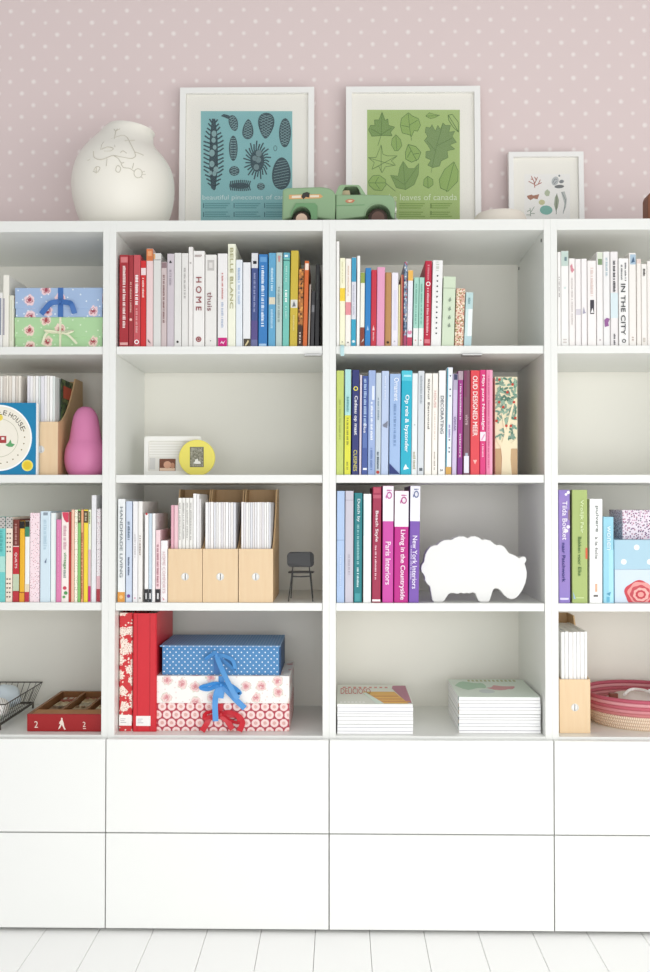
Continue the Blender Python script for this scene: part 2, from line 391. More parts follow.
book(351, 355.9, 257.5, '#dcdde6', 'white book with a turquoise blue block at top and foot', [('b', 257.8, 281.7, '#3b9fc8'), ('b', 319, 345.5, '#2fa7cb'), ('o', 341, '#e8f2f4', .28), ('w', 285, 315, '#c3c5d4', .3)], tilt=.6, **g)
book(356.4, 359.6, 255.8, '#f4f3f0', 'tall narrow plain white book beside the turquoise blocked one', [], tilt=.8, soft=True, **g)
book(359.8, 364.3, 272.5, '#efeee0', 'white book with olive green top and brown foot', [('b', 272.7, 283, '#93a548'), ('b', 327, 345.8, '#8f3f2f'), ('v', [(.3, 342), (.8, 338), (.85, 340)], '#e8d8cc')], tilt=.8, **g)
book(364.6, 370.4, 268, '#2b83cb', 'bright blue book before the red one, both a size smaller', [('v', [(.3, 330), (.5, 325), (.7, 330)], '#9cc8ec')], tilt=.9, **g)
book(370.5, 376.1, 270, '#d12f43', 'crimson book between the bright blue and the pink one', [('v', [(.3, 330), (.5, 325), (.7, 330)], '#f3c6c9'), ('w', 332, 340, '#f0b5b9', .25)], tilt=.9, **g)
book(376.3, 384.4, 267.3, '#e89cbf', 'plain candy pink book, widest of this part of the shelf', [], tilt=.9, **g)
book(384.6, 391, 272.5, '#be8a52', 'kraft brown book with a dark dot at its foot', [('b', 273, 345, '#a97642', 0, .22), ('o', 342, '#3d2a20', .2)], tilt=.7, **g)
book(391.2, 398, 272.7, '#ebe7f0', 'white book with a lilac tinge beside the kraft brown one', [('b', 290, 330, '#dcd8ec', .3, .75), ('o', 341, '#b9b4bd', .1)], tilt=.6, **g)
book(398.1, 399.8, 284.6, '#ece3ab', 'very thin short cream booklet behind the rust coloured one', [], tilt=.6, soft=True, **g)
book(400, 402.8, 274.8, '#b8544e', 'thin rust red book with a kraft edge', [('b', 275, 345, '#c7905e', 0, .35)], tilt=1, soft=True, **g)
book(403.2, 406.6, 261.8, m_specks('#7e93ad', ['#e6e2d6', '#3e5872', '#b24b5c', '#c9d4de'], 190, .5, .8), 'narrow blue grey patterned book taller than those beside it', [('b', 335, 345.5, '#b0456a')], tilt=1.2, soft=True, **g)
book(406.8, 412, 270.3, '#e9e8f0', 'white book with orange yellow top, pink flower emblem and red foot', [('b', 270.5, 280.7, '#f1b64e'), ('o', 332, '#e487a8', .42), ('o', 330, '#fdf2f4', .18), ('b', 337, 345.7, '#cf4060')], tilt=1.4, **g)
book(412.8, 418, 277.5, '#a3d8c6', 'first of two matching mint books with white feet', [('b', 328, 345.7, '#eceeea'), ('w', 284, 324, '#74b5a2', .25), ('o', 340, '#d98a84', .12)], tilt=1.3, **g)
book(418.2, 423.4, 277.5, '#a3d8c6', 'second of two matching mint books, touching the tall red one', [('b', 328, 345.7, '#eceeea'), ('w', 284, 324, '#74b5a2', .25), ('o', 340, '#d98a84', .12)], tilt=1.3, **g)
book(423.6, 430.4, 261, '#c8213f', 'tall red book with a white ring and script, beside the big white one', [('r', 284, '#fbe9ea', .34), ('w', 265, 280, '#e78c98', .3), ('w', 288, 335, '#f0b9c0', .32), ('b', 339, 343, '#e07a86', .1, .9)], tilt=1.8, **g)
book(430.7, 441, 260.5, '#ececea', 'large white book with a column of small black letters', [('w', 262, 271, '#c9cfc4', .3)] + [('o', 276 + i * 5.2, '#33343a', .075) for i in range(12)], tilt=2.2, **g)
book(441.5, 454, 276.8, '#cfdfc2', 'wide pale green book with small grey symbols', [('b', 288, 288.6, '#9fb195')] + [('v', [(.45, y), (.6, y - 2.5), (.68, y + 1), (.5, y + 2)], '#8b9a86') for y in (300, 309, 317.5, 325.5)], tilt=2.2, **g)
book(454.4, 463.4, 288.6, m_specks('#e9cfb4', ['#c1705e', '#97864e', '#f6ead8', '#d6a08a'], 210, .5, .85), 'book in beige and pink mosaic paper beside the wide pale green one', [], tilt=2.2, **g)
book(463.9, 471.4, 292.5, '#c9e2e1', 'shortest pale aqua book, last of the pastel row', [('b', 293, 309, '#b7d6d6'), ('b', 309, 336, '#eaf2f0', .4, 1), ('b', 336, 345.6, '#b3d2d6'), ('w', 298, 304, '#84a9ac', .3)], tilt=2.2, **g)

# ---- second shelf of the third section: green, blue, white, pink
g = dict(row=2, group='books on the rainbow shelf')
book(336, 343.6, 370.7, '#bfcf62', 'lime green book against the divider, start of the rainbow shelf', [('w', 400, 440, '#a8b752', .2)], tilt=.4, **g)
book(344.2, 350.6, 369.5, '#a7dcd9', 'book aqua above and acid yellow below', [('b', 415.4, 474.5, '#dede36'), ('w', 397, 412, '#6aa7a8', .35), ('w', 418, 445, '#8f9238', .3), ('w', 462, 470, '#9b9d3c', .3)], tilt=.7, **g)
book(351.4, 358.6, 370, '#2b3479', 'navy hardback with yellow ring and bold white title', [('r', 388.7, '#f2e34b', .32), ('t', 396, 435, 'Cadeau op maat', '#f5f5fa', .56, .5), ('t', 450, 471, 'CUISINES', '#d8d06a', .5)], tilt=.9, **g)
book(359, 361.2, 375, '#dccfdc', 'thin pale mauve spine squeezed between two navy books', [], tilt=1, soft=True, **g)
book(361.4, 367.4, 376, '#3f58a3', 'cobalt book with pale blue title and white mark at its foot', [('w', 379, 428, '#a9c6ec', .46), ('t', 424, 433, 'Blue', '#e8f0fb', .5), ('b', 433, 448, '#5b76b8', .15, .85), ('b', 468, 470, '#eef2fa', .25, .9)], tilt=1.1, **g)
book(367.6, 374.9, 370.5, '#98b0de', 'periwinkle blue book with white lengthwise title', [('b', 386, 400, '#dfe8f8', .5, .85), ('w', 402, 440, '#e9effb', .35), ('w', 448, 470, '#6e88c2', .3)], tilt=1, **g)
book(375, 380.6, 373, '#c3cfd8', 'grey blue book with dark title and red mark at its foot', [('w', 398, 420, '#7c93a4', .25), ('w', 452, 469, '#47596b', .35), ('o', 472.2, '#c23b30', .3)], tilt=1, **g)
book(380.8, 388.3, 371, '#b7c9e8', 'light blue book with a small grey picture mid spine', [('v', [(.2, 425), (.9, 421), (.8, 428), (.3, 427)], '#7c8294'), ('w', 376, 400, '#d8e2f4', .25)], tilt=1, **g)
book(389, 400, 374, '#9cbbe6', 'wide soft blue book with white script and navy corner', [('t', 378, 401, 'Ornament', '#f2f7fd', .44, .6), ('w', 404, 446, '#7a9ac8', .22), ('v', [(.02, 463.5), (.98, 474), (.02, 474)], '#2a3a7e')], tilt=1, **g)
book(400.2, 411, 370.7, '#10b3cf', 'turquoise book with broad white lettering and white tail emblem', [('b', 371, 381, '#45c6dc'), ('b', 375, 377, '#a8e4ee', .2, .9), ('t', 395, 452, 'Op reis & byzonder', '#f3fcfd', .46), ('v', [(.3, 468), (.5, 464), (.62, 467), (.8, 468.5), (.3, 470)], '#eefafc')], tilt=1.6, **g)
book(411.2, 417, 373.5, '#e5eaeb', 'pale grey white book beside the turquoise one', [('w', 452, 470, '#b8b39a', .4), ('o', 425, '#9aa3a6', .1)], tilt=1.2, **g)
book(417.3, 423.7, 371, '#d3d9de', 'silver grey book with a dark mark at its foot', [('w', 376, 404, '#aab4bb', .3), ('b', 468, 471, '#5b656c', .3, .8)], tilt=1.1, **g)
book(424.3, 431.3, 373.5, '#f4f1e8', 'ivory white book with a grey vertical title in two words', [('t', 379, 429, 'Stijlvol Eenvoud', '#6f6a66', .34)], tilt=1.1, **g)
book(431.6, 437.3, 373.5, '#f4efe6', 'ivory white book with a faint pink title', [('t', 391, 408, 'HOUSE', '#e3b7ae', .38), ('w', 412, 440, '#e8d3c6', .2), ('w', 452, 470, '#b7aea4', .22)], tilt=1.1, **g)
book(437.9, 445, 370.7, '#f3f3f0', 'white book with DECORATING in grey capitals', [('t', 396, 434, 'DECORATING', '#7c8087', .45), ('t', 469, 471.5, '2', '#5a5a5e', .3)], tilt=1.2, **g)
book(445.3, 451.2, 367.5, '#e9eef6', 'tall white book with a teal edge, black specks and golden foot', [('b', 367.8, 474, '#1f94ad', 0, .2)] + [('o', y, '#39404c', .12, .6) for y in (376, 389.5, 396, 440, 448, 452)] + [('w', 425, 438, '#a493c8', .3, .6), ('b', 467, 474.5, '#d6a24a')], tilt=2, **g)
book(451.8, 456.6, 374, '#cebfe0', 'lilac book with short purple title', [('b', 374.3, 380, '#3e4466', .15, .9), ('b', 380, 390, '#b4a9c4'), ('t', 417, 431, 'OSCAR', '#6b5494', .42)], tilt=1.6, **g)
book(457.2, 462.4, 371, '#a62f8b', 'purple magenta book with white lengthwise title', [('b', 371.2, 380, '#b09aa6'), ('w', 384, 420, '#e7c6e0', .3), ('t', 434, 457, 'interiors', '#f2dcee', .34), ('b', 458, 474, '#85328f')], tilt=1.2, **g)
book(463.2, 469.8, 370.5, '#7a4a5c', 'mauve brown book with a white block near its foot', [('b', 371, 397, '#7f3a5c', .05, .5), ('t', 415, 425, 'vivre', '#d8b7bf', .5), ('b', 456, 473, '#e4e3f0', .1, .85), ('b', 453, 456, '#a8b0c0', .3, .7)], tilt=.6, **g)
book(470.2, 479.6, 370.5, '#ea3f49', 'coral red book with large white title and a heart below', [('t', 376, 436, 'OUD DESIGNED MEER', '#fbe6e2', .5, .48), ('v', [(.3, 460.5), (.4, 459.6), (.5, 460.6), (.6, 459.6), (.7, 460.5), (.5, 464.4)], '#f8b3ab')], tilt=.6, **g)
book(479.8, 485.8, 370, '#e5307c', 'hot pink book with bold white title and white square', [('t', 375, 430, 'Mijn pure Nostalgie', '#fdeef4', .55), ('b', 432, 441, '#f8e4ee', .04, .98), ('v', [(.2, 440), (.75, 434), (.85, 435), (.35, 440.5)], '#e89abb'), ('w', 444, 458, '#f9b9d2', .3)], tilt=.4, **g)
book(486, 492.6, 370, '#ee82ab', 'lighter pink book, last before the tree patterned box', [('b', 370.5, 474, '#f3a3c0', .6, 1), ('w', 376, 468, '#d8618f', .18, .4)], tilt=.4, **g)

# ---- third shelf of the third section
g = dict(row=3, group='books beside the sheep')
book(336.4, 344.4, 491, '#a9c3e8', 'light blue book against the divider on the shelf of the sheep', [('b', 540, 541, '#8fabd4'), ('w', 556, 588, '#c4d6f0', .25)], tilt=.4, **g)
book(344.8, 353.2, 491, '#c6c2cf', 'lilac grey book beside the teal one', [('w', 555, 575, '#aca6b6', .2), ('b', 500, 500.6, '#a9a5b4')], tilt=.5, **g)
book(353.6, 361.8, 493, '#0f7f86', 'teal book with white lettering down the whole spine', [('t', 499, 522, 'Dutch by', '#e4f4f4', .42), ('w', 525, 565, '#8cc8c8', .28), ('w', 568, 588, '#c8e6e6', .26), ('b', 594, 602, '#3d9ea4', .15, .8)], tilt=.8, **g)
book(363, 371, 494, '#f1f1ef', 'plain white book between the teal and the burgundy one', [('b', 500, 536, '#a9cfd0', 0, .1)], tilt=.4, **g)
book(371.8, 380.6, 487, '#a91f48', 'burgundy hardback with Beach Style in white', [('b', 488, 493, '#c0475f', .1, .9), ('b', 495, 498.5, '#c4566d', .05, .95), ('t', 511, 542, 'Beach Style', '#fbeef0', .42, .46), ('w', 546, 580, '#efc0cb', .2, .4), ('b', 600, 602, '#fdf5f6', .03, .97)], tilt=1, **g)
book(382.2, 393.2, 486, '#d43fa8', 'orchid pink book with Paris Interiors below a white top', [('b', 486.2, 521.5, '#f3ecf4'), ('t', 490, 499, 'iQ', '#c8449f', .55, .55), ('t', 542, 585, 'Paris Interiors', '#fbe4f4', .48)], tilt=.7, **g)
book(393.8, 408, 491, '#c90f8b', 'wide magenta book with Living in the Countryside below a white top', [('b', 491.2, 527, '#f4eff4'), ('t', 495, 504, 'iQ', '#c23a8f', .45, .62), ('t', 530, 600, 'Living in the Countryside', '#fbe3f2', .42, .56)], tilt=1, **g)
book(408.6, 418.8, 486, '#7b4fb5', 'violet book with New York Interiors, touching the sheep side of the row', [('b', 486.2, 521.5, '#eeecf4'), ('t', 489, 498, 'iQ', '#56679c', .55, .55), ('t', 536, 589, 'New York Interiors', '#efe6fa', .46, .52), ('w', 546, 580, '#d8c8ee', .12, .18)], tilt=1.9, **g)

# ---- third shelf of the second section: white books before the files
g = dict(row=3, group='white books beside the magazine files')
book(117.4, 124.9, 499, '#e9ecec', 'white book with grey spaced capitals and an orange square foot', [('t', 507, 578, 'HANDMADE LIVING', '#8f979b', .38), ('b', 593, 603, '#e59a3a'), ('o', 598, '#f3bf74', .26)], **g)
book(125.5, 131.7, 501.4, '#c9d6ea', 'powder blue book with dark script and a purple dot', [('w', 522, 541, '#6f8196', .35), ('w', 558, 576, '#4a5a78', .24), ('o', 597, '#7a4a9e', .28)], **g)
book(132.4, 137.5, 501.5, '#ecebec', 'white book with faint grey lettering, between the powder blue and ivory ones', [('w', 535, 558, '#cfcccf', .3), ('o', 599, '#d98ca8', .14)], **g)
book(137.7, 142.2, 501.5, '#eeece8', 'ivory book with a short brown title mid spine', [('w', 536, 556, '#8d7368', .24), ('o', 599, '#4c4644', .16)], **g)
book(144.3, 148.3, 513.5, '#f1efee', 'white magazine with red round top and black barcode foot', [('o', 513.9, '#c2272d', .3), ('b', 590, 603, '#2f2f31'), ('b', 594, 600, '#d8d8d8', .3, .6)], soft=True, **g)
book(148.5, 151.6, 513.6, '#c7d9e6', 'thin pale blue magazine with black barcode foot', [('b', 590, 603, '#2f2f31'), ('b', 594, 600, '#d8d8d8', .3, .8)], soft=True, **g)
book(151.8, 155.1, 513.6, '#f0efed', 'thin plain white magazine beside the pale blue one', [], soft=True, **g)
book(155.3, 160.2, 530, '#eecdd1', 'pale pink booklet with rose lettering and black foot', [('w', 545, 588, '#b77c86', .4), ('b', 590, 603, '#2f2f31'), ('b', 594, 600, '#d8d8d8', .35, .7)], soft=True, **g)
book(160.5, 167.4, 540.7, '#f2efef', 'shortest white booklet with faint pink lettering, touching the first file', [('t', 552, 594, 'HOME COMFORTS', '#dfc2c4', .4), ('v', [(.3, 598), (.6, 601), (.4, 601)], '#d8848c')], soft=True, **g)

# ---- third shelf of the first section
g = dict(row=3, group='books on the quilting shelf')
GREYD = m_dots('#bdb9b4', '#4d4844', .011, .011, .0018, .2)
book(-3.5, 5, 517, '#67cdc8', 'turquoise book with a grey spotted top at the end of the shelf', [('b', 517.2, 528.7, GREYD), ('b', 557, 573, '#a8dfd2'), ('w', 531, 553, '#4fb3b0', .4)], **g)
book(5.2, 12.2, 517, '#f4e2cf', 'cream book with rows of dark dots down its spine', [('b', 517.2, 528.7, GREYD)] + [('o', y, '#4a3a34', .1, x) for y in (534, 538.5, 543, 547.5, 552, 580, 584.5, 589, 593.5, 598) for x in (.28, .68)], **g)
book(12.6, 19, 519.7, '#7b3028', 'brown and red book with QUILTS in white', [('b', 547, 575, '#cb2a34'), ('t', 553, 569, 'QUILTS', '#fbe3e0', .4), ('b', 575, 592, '#bfcdae'), ('b', 592.5, 603, '#c4303a'), ('w', 524, 545, '#c48a82', .35), ('b', 546.4, 547.2, '#f0d8d0')], **g)
book(19.2, 24.3, 521, '#efb21c', 'golden yellow book with a black top', [('b', 521.2, 528.7, '#26221f'), ('b', 593, 594, '#a8501e'), ('b', 594, 603, '#ea9c24')], **g)
book(24.5, 29.2, 521, '#eef0ee', 'white book with black and green top and red foot', [('b', 521.2, 527, '#26241f'), ('b', 527, 537, '#3d8a66'), ('b', 585, 593, '#e3d6b8'), ('b', 593, 603, '#c63049')], **g)
book(29.4, 39.2, 513, m_specks('#f5dde3', ['#b56a74', '#8a7a80', '#dc98a4'], 210, .22, .5), 'pale pink book scattered with tiny flowers', [], **g)
book(39.8, 50, 511.3, '#cfe3ee', 'wide pale blue book with a grey crest at the top', [('b', 512.5, 515.5, '#8d9ba8', .3, .75), ('v', [(.45, 563), (.65, 559), (.6, 564)], '#6f7f98'), ('w', 520, 550, '#b8d2e0', .3)], **g)
book(50.3, 55.6, 513, '#eaf1ef', 'mint white book beside the wide pale blue one', [('b', 514, 602, '#d6eae8', .75, 1)], **g)
book(55.8, 60.9, 519.7, '#e57fb1', 'bubblegum pink book before the rose decorated one', [('w', 530, 590, '#ee9fc6', .2)], **g)
book(61, 68.5, 512, '#f6ebe4', 'white book with red semicircle, green title and roses', [('v', [(.12, 512.3), (.98, 512.3), (.98, 522.5), (.7, 522.5), (.4, 520), (.2, 516)], '#e0405c'), ('w', 526, 550, '#d8a9b4', .4), ('t', 553, 570, 'vintage', '#5d9a5a', .45), ('w', 571, 580, '#9aa7a0', .35), ('o', 589, '#d8445a', .24), ('o', 594, '#4f9a52', .24, .65), ('o', 598, '#5aa35a', .18, .4)], **g)
book(68.6, 70.6, 512, '#cf3a33', 'thin red book beside the rose decorated one', [('b', 512.2, 553, '#b7383a', .1, .9)], soft=True, **g)
book(70.8, 74, 509.7, '#f2bfa4', 'thin peach book beside the thin red one', [], soft=True, **g)
book(74.1, 77.4, 509.7, m_specks('#f6f1dc', ['#8aa867', '#d88a6a'], 240, .25, .5), 'thin cream book sprinkled with small flowers', [], soft=True, **g)
book(77.6, 80.4, 509.7, '#7fc566', 'fresh green book with a dark brown label at the top', [('b', 511, 523, '#5b4a34'), ('w', 513, 521, '#c8c0a0', .4)], soft=True, **g)
book(80.6, 83.1, 509.7, '#efa677', 'thin apricot book with brown specks', [('w', 533, 600, '#a5562e', .5)], soft=True, **g)
book(83.3, 87.7, 509.7, '#f2d62e', 'lemon yellow book with a dark brown label at the top', [('b', 511, 523, '#5b4a34'), ('w', 513, 521, '#c8c0a0', .4)], soft=True, **g)
book(87.9, 90.8, 509.7, '#e6e9d2', 'thin pale green book with a magenta foot', [('b', 550, 587, '#d8b8c0'), ('b', 587, 602.8, '#d02a7c'), ('w', 512, 524, '#7fa05a', .4)], soft=True, **g)
book(91, 95.9, 495.3, '#e7e7ea', 'tall silver white book rising above the quilting books', [], **g)
book(96.2, 100.2, 508.8, m_specks('#ece6e8', ['#c9a2ac', '#a8a4a8', '#d8c4cc'], 240, .3, .6), 'flowered white book with a red foot, last of the quilting books', [('b', 577, 590, '#e3b6bc'), ('b', 590, 602.8, '#b63a46')], **g)

# ---- top shelf of the first section
g = dict(row=1, group='books beside the gift boxes')
book(-4, 2.4, 292.7, '#e6e6e2', 'low white book with a grey blue picture, end of the gift box shelf', [('b', 298, 334, '#8d93a4', .4, .8)], **g)
book(2.6, 8.6, 275, '#edeadf', 'tall ivory book beside the two flowered gift boxes', [('b', 298, 334, '#a9a4ae', 0, .3)], **g)
book(8.8, 13.4, 295.5, '#dfe0cc', 'low cream green booklet touching the flowered gift boxes', [('b', 300, 340, '#cfd2b8', .4, .6)], soft=True, **g)

# ---- top shelf of the fourth section: all white
g = dict(row=1, group='white books on the last shelf')
book(557.8, 561.1, 252, '#f1efec', 'thin white book against the divider with a fine grey title', [('w', 277, 297, '#a5a19e', .3)], **g)
book(561.3, 569, 251, '#f0efec', 'white book with a mint green picture at its top', [('b', 251.3, 266, '#bfd3ca', .05, .95), ('b', 257, 261, '#6f8a90', .45, .75), ('o', 288, '#cfe0dc', .15), ('w', 339, 343, '#cfc7c2', .5)], **g)
book(569.3, 575.3, 258.5, '#f2edea', 'white book with a pink red flower near its top', [('v', [(.2, 266), (.5, 264), (.6, 268), (.9, 270), (.5, 273), (.3, 271)], '#dc8a98'), ('w', 278, 325, '#d2cbc8', .25)], **g)
book(575.6, 581.3, 259, '#efebea', 'white book sharing a small grey drawing mid spine', [('b', 309, 315, '#d3ced6', .1, .98)], **g)
book(581.6, 587.3, 258.8, '#f1edec', 'white book with a small lilac figure mid spine', [('v', [(.2, 314), (.4, 307), (.6, 312), (.8, 313)], '#a9a5ba')], **g)
book(587.7, 596.5, 260.7, '#f1edea', 'white book with a black and white block mid spine', [('w', 268, 296, '#e3cfc8', .3), ('b', 300, 314, '#45424a', .3, .75), ('v', [(.35, 313), (.55, 308), (.7, 313)], '#f2f0ee')], **g)
book(596.9, 603.3, 252, '#efecea', 'white book with a small green picture at its top', [('b', 259, 265, '#7f9a72', .2, .9), ('b', 252.5, 259, '#d7e0cc', .1, .95), ('o', 340, '#b8a9b0', .12)], **g)
book(603.6, 610.2, 251.7, '#ecebea', 'white book with a purple figure low on its spine', [('w', 258, 276, '#b8cad0', .3), ('v', [(.1, 320), (.5, 318), (.95, 319), (.7, 323), (.8, 326), (.2, 327)], '#9a5f9c')], **g)
book(610.7, 618.3, 251.7, '#ebe7e6', 'white book with a pale blue band and spaced black capitals', [('w', 261, 292, '#4a4a50', .3), ('b', 293, 318, '#d5e6ea'), ('w', 334, 345, '#5a5a60', .22)], **g)
book(619, 629, 258.5, '#f2f1ee', 'broad white book with IN THE CITY in black capitals', [('t', 284, 335, 'IN THE CITY', '#45494c', .44, .42), ('w', 265, 280, '#77797c', .14, .3), ('w', 263, 281, '#77797c', .14, .68), ('r', 341, '#55585a', .2)], **g)
book(629.4, 636.5, 253, '#eeeae4', 'ivory book with a pale blue picture at its top', [('b', 254.5, 264.5, '#a9c3d6', .15, .95), ('v', [(.3, 263), (.6, 257), (.8, 262)], '#4c6a8a'), ('w', 337, 341, '#b9a89e', .3)], **g)
book(637, 641.5, 259, '#efeae3', 'ivory book with a pinkish top edge, beyond the pale blue picture one', [('b', 259.3, 263.5, '#e3cfc6')], **g)
book(641.7, 647.3, 264, '#f0ece6', 'ivory book with a short dark vertical word near its top', [('w', 269, 276, '#4b4845', .35), ('w', 338, 344, '#d0c8be', .5)], **g)
book(647.5, 653, 261, '#eeeae4', 'ivory book beyond the one with the short dark word', [], **g)

# ---- third shelf of the fourth section
g = dict(row=3, group='books beside the blue gift boxes')
LIL = NT('lilac_cover'); u_, v_ = LIL.uv(); LILM = LIL.done(LIL.mix(LIL.noise(14, 2), '#827acb', '#a985c9'))
book(558.9, 570.4, 490, LILM, 'lilac violet book with white blossom and script', [('o', 492.5, '#f4eef6', .14, .85), ('o', 494.5, '#f4eef6', .12, .65), ('t', 501, 540, 'Tilda Boeket', '#f6effa', .42, .52), ('o', 527, '#f0e8f6', .16, .82), ('o', 531, '#f6f0f8', .16, .66), ('b', 510, 520, '#8e7484', .84, .99), ('t', 543, 582, 'naar Patchwork', '#3d3a86', .28, .42), ('b', 598, 600, '#dcd6f4', .1, .85)], **g)
book(572.2, 587.8, 490, '#a6bb68', 'thick apple green book with white and dark title', [('t', 500, 533, 'Vrolijk Fair', '#e0efba', .26, .6), ('t', 537, 576, 'Bakken voor Elke', '#5c7f3e', .2, .48), ('b', 548, 559, '#e0643e', .86, .995), ('v', [(.05, 592), (.14, 596), (.22, 599), (.08, 599)], '#9cbfd8'), ('b', 597.5, 598.5, '#c9dc98', .25, .75)], tilt=.2, **g)
book(589.6, 602.6, 499, '#f6f6f4', 'white book with pulvere in spaced grey letters', [('t', 506, 532, 'pulvere', '#8b9490', .3, .55), ('t', 537, 559, 'à la folie', '#8b8f8c', .2, .52), ('b', 584, 592, '#e2b08e', .42, .6), ('b', 595, 597, '#6e6a68', .3, .65)], tilt=.5, **g)
book(603.4, 613.8, 517, '#92d2e6', 'sky cyan book with white title, touching the blue dotted box', [('t', 526, 550, 'wonen', '#e6f6fc', .34, .5), ('b', 550, 603, '#a4e0f4', .5, 1), ('v', [(.3, 594), (.7, 592), (.6, 596)], '#4f9fc0'), ('b', 597, 602, '#5fb4d4', .3, .6)], tilt=.3, **g)

# ------------------------------------------------------------------ magazine files and their magazines
BIRCH = m_wood('#e2bf92', '#ebd0a8'); BIRCH_D = m_wood('#d3ab78', '#ddb888', 'birch_edge')
def magfile(pa, pb, pt, row, label, hole=None, Y=.012, depth=.26, back=.31, ys=None):
    zb = SH[row]; X0 = W(pa, 560, Y)[0]; X1 = W(pb, 560, Y)[0]; w = X1 - X0 - .0006; h = W((pa + pb) / 2, pt, Y)[1] - zb
    r = thing('magazine_file', (X0 + .0003, Y, zb + .0003), label, 'magazine holder', 'birch magazine files')
    n = 20
    cx, cz, cr = w / 2, h * .48, .0105
    bm = B()
    # front board with a round finger hole
    per = []
    for i in range(n):
        a = 2 * math.pi * i / n; c, s = math.cos(a), math.sin(a)
        k = min((w / 2) / abs(c) if abs(c) > 1e-6 else 9, ((h - cz) if s > 0 else cz) / abs(s) if abs(s) > 1e-6 else 9)
        per.append((cx + c * k, cz + s * k))
    # push the nearest samples into the corners
    for qx, qz in ((0, 0), (w, 0), (w, h), (0, h)):
        i = min(range(n), key=lambda i: (per[i][0] - qx) ** 2 + (per[i][1] - qz) ** 2); per[i] = (qx, qz)
    hole_pts = [(cx + cr * math.cos(2 * math.pi * i / n), cz + cr * math.sin(2 * math.pi * i / n)) for i in range(n)]
    ringwall(bm, per, hole_pts, 0, .005); build('front_panel', bm, BIRCH, r)
    bm = B(); ringwall(bm, hole_pts, [(cx + (p[0] - cx) * .8, cz + (p[1] - cz) * .8) for p in hole_pts], -.0012, .003); build('label_ring', bm, mat('#d9d8d2', .4, .5), r)
    bm = B()
    for sg in (-1, 1): prism(bm, [(cx + sg * (.0012 + (cr * .78 - .0012) * math.cos(math.radians(-90 + 18 * i))), cz + cr * .78 * math.sin(math.radians(-90 + 18 * i))) for i in range(11)], .0012, .0032)
    build('label_card', bm, mat('#efeeea', .6), r)
    bx('base_panel', BIRCH, r, .004, w - .004, .005, depth - .005, 0, .005)
    side = [(.0, 0), (depth, 0), (depth, back), (depth - .075, back)]
    for i in range(9):
        t = i / 8; side.append((depth - .078 - (depth - .082) * t, back - (back - h) * (1 - (1 - t) ** 1.0) * 1 if False else h + (back - h) * (1 - t) ** 1.9))
    side.append((0, h))
    for x in (0, w - .004):
        bm = B(); prism(bm, [(max(.0052, p[0]), p[1]) for p in side], x, x + .004, 'x'); build('side_panel', bm, BIRCH_D, r)
    bx('rear_panel', BIRCH_D, r, .0042, w - .0042, depth - .005, depth - .0002, .0002, back)
    return r, X0, w, h
MAGW = ['#f2f1f0', '#e9e8ea', '#f3efec', '#dcdde2', '#efeeec', '#f4f2f0', '#e4e1e4', '#f0ecea']
def magazines(px_list, row, label, group, colours, Y=.022, depth=.205, zoff=.0056, labels=None, decor=None):
    """px_list: (x0, x1, ytop)"""
    for i, (a, b, yt) in enumerate(px_list):
        c = colours[i % len(colours)]
        zb = SH[row] + zoff
        y_b = next(y for y in [486 + (CAM.z - zb) * F / (Y - CAM.y) + 16])
        r = book(a, b, yt, c, labels[i] if labels and labels[i] else label, decor[i] if decor and decor[i] else (), 0, row, Y, depth, 'magazine', True, None if labels and labels[i] else group, y_b, 'magazine', zb)
def run(a, b, yt, ws, jit=.4):
    out = []; s = sum(ws); x = a
    for w_ in ws:
        x1 = x + (b - a) * w_ / s; out.append((x + .06, x1 - .06, yt + random.uniform(-jit, jit))); x = x1
    return out
# three files on the third shelf of the second section
f1 = magfile(168, 202.3, 549, 3, 'birch magazine file with pink and white magazines, beside the white booklets')
f2 = magfile(202.6, 238, 549, 3, 'middle one of the three birch magazine files in a row')
f3 = magfile(238.6, 273, 549, 3, 'birch magazine file beside the miniature chair')
dots_ = [('w', 510, 530, '#b9b4b6', .3)]
magazines([(170.6, 173.6, 505.3), (173.8, 177.8, 505.3)], 3, 'pink magazine standing in the file beside the white booklets', 'pink magazines', ['#e6a9b8', '#eec3cb'])
magazines([(178, 181.6, 498), (181.7, 185.2, 498), (185.3, 188.9, 498), (189, 192.6, 498)], 3, 'white magazine with fine grey text in the file of the pink magazines', 'white magazines beside the pink ones', ['#f0efe9', '#ecebe6'], decor=[[('w', 503, 540, '#a9a7a2', .3)]] * 4)
magazines([(192.8, 196.2, 493.7), (196.3, 199, 494.2), (199.1, 200.4, 499)], 3, 'tall white magazine at the end of the file of pink magazines', 'tall magazines of the first file', ['#f3f2f0', '#e9e8e8', '#f1efee'])
magazines(run(205, 235.6, 502.4, [1.2, .8, 1.4, 1, .8, 1.2, .9, .8, 1.3, 1, .9, 1.1]), 3, 'thin white magazine packed in the middle birch file', 'magazines in the middle file', MAGW)
magazines(run(241, 270.6, 502.4, [1.1, .9, 1, .8, 1.2, .7, 1, 1.3, .8, 1, .9, 1.1, .8]), 3, 'thin white magazine packed in the birch file beside the chair', 'magazines in the file by the chair', MAGW[::-1])
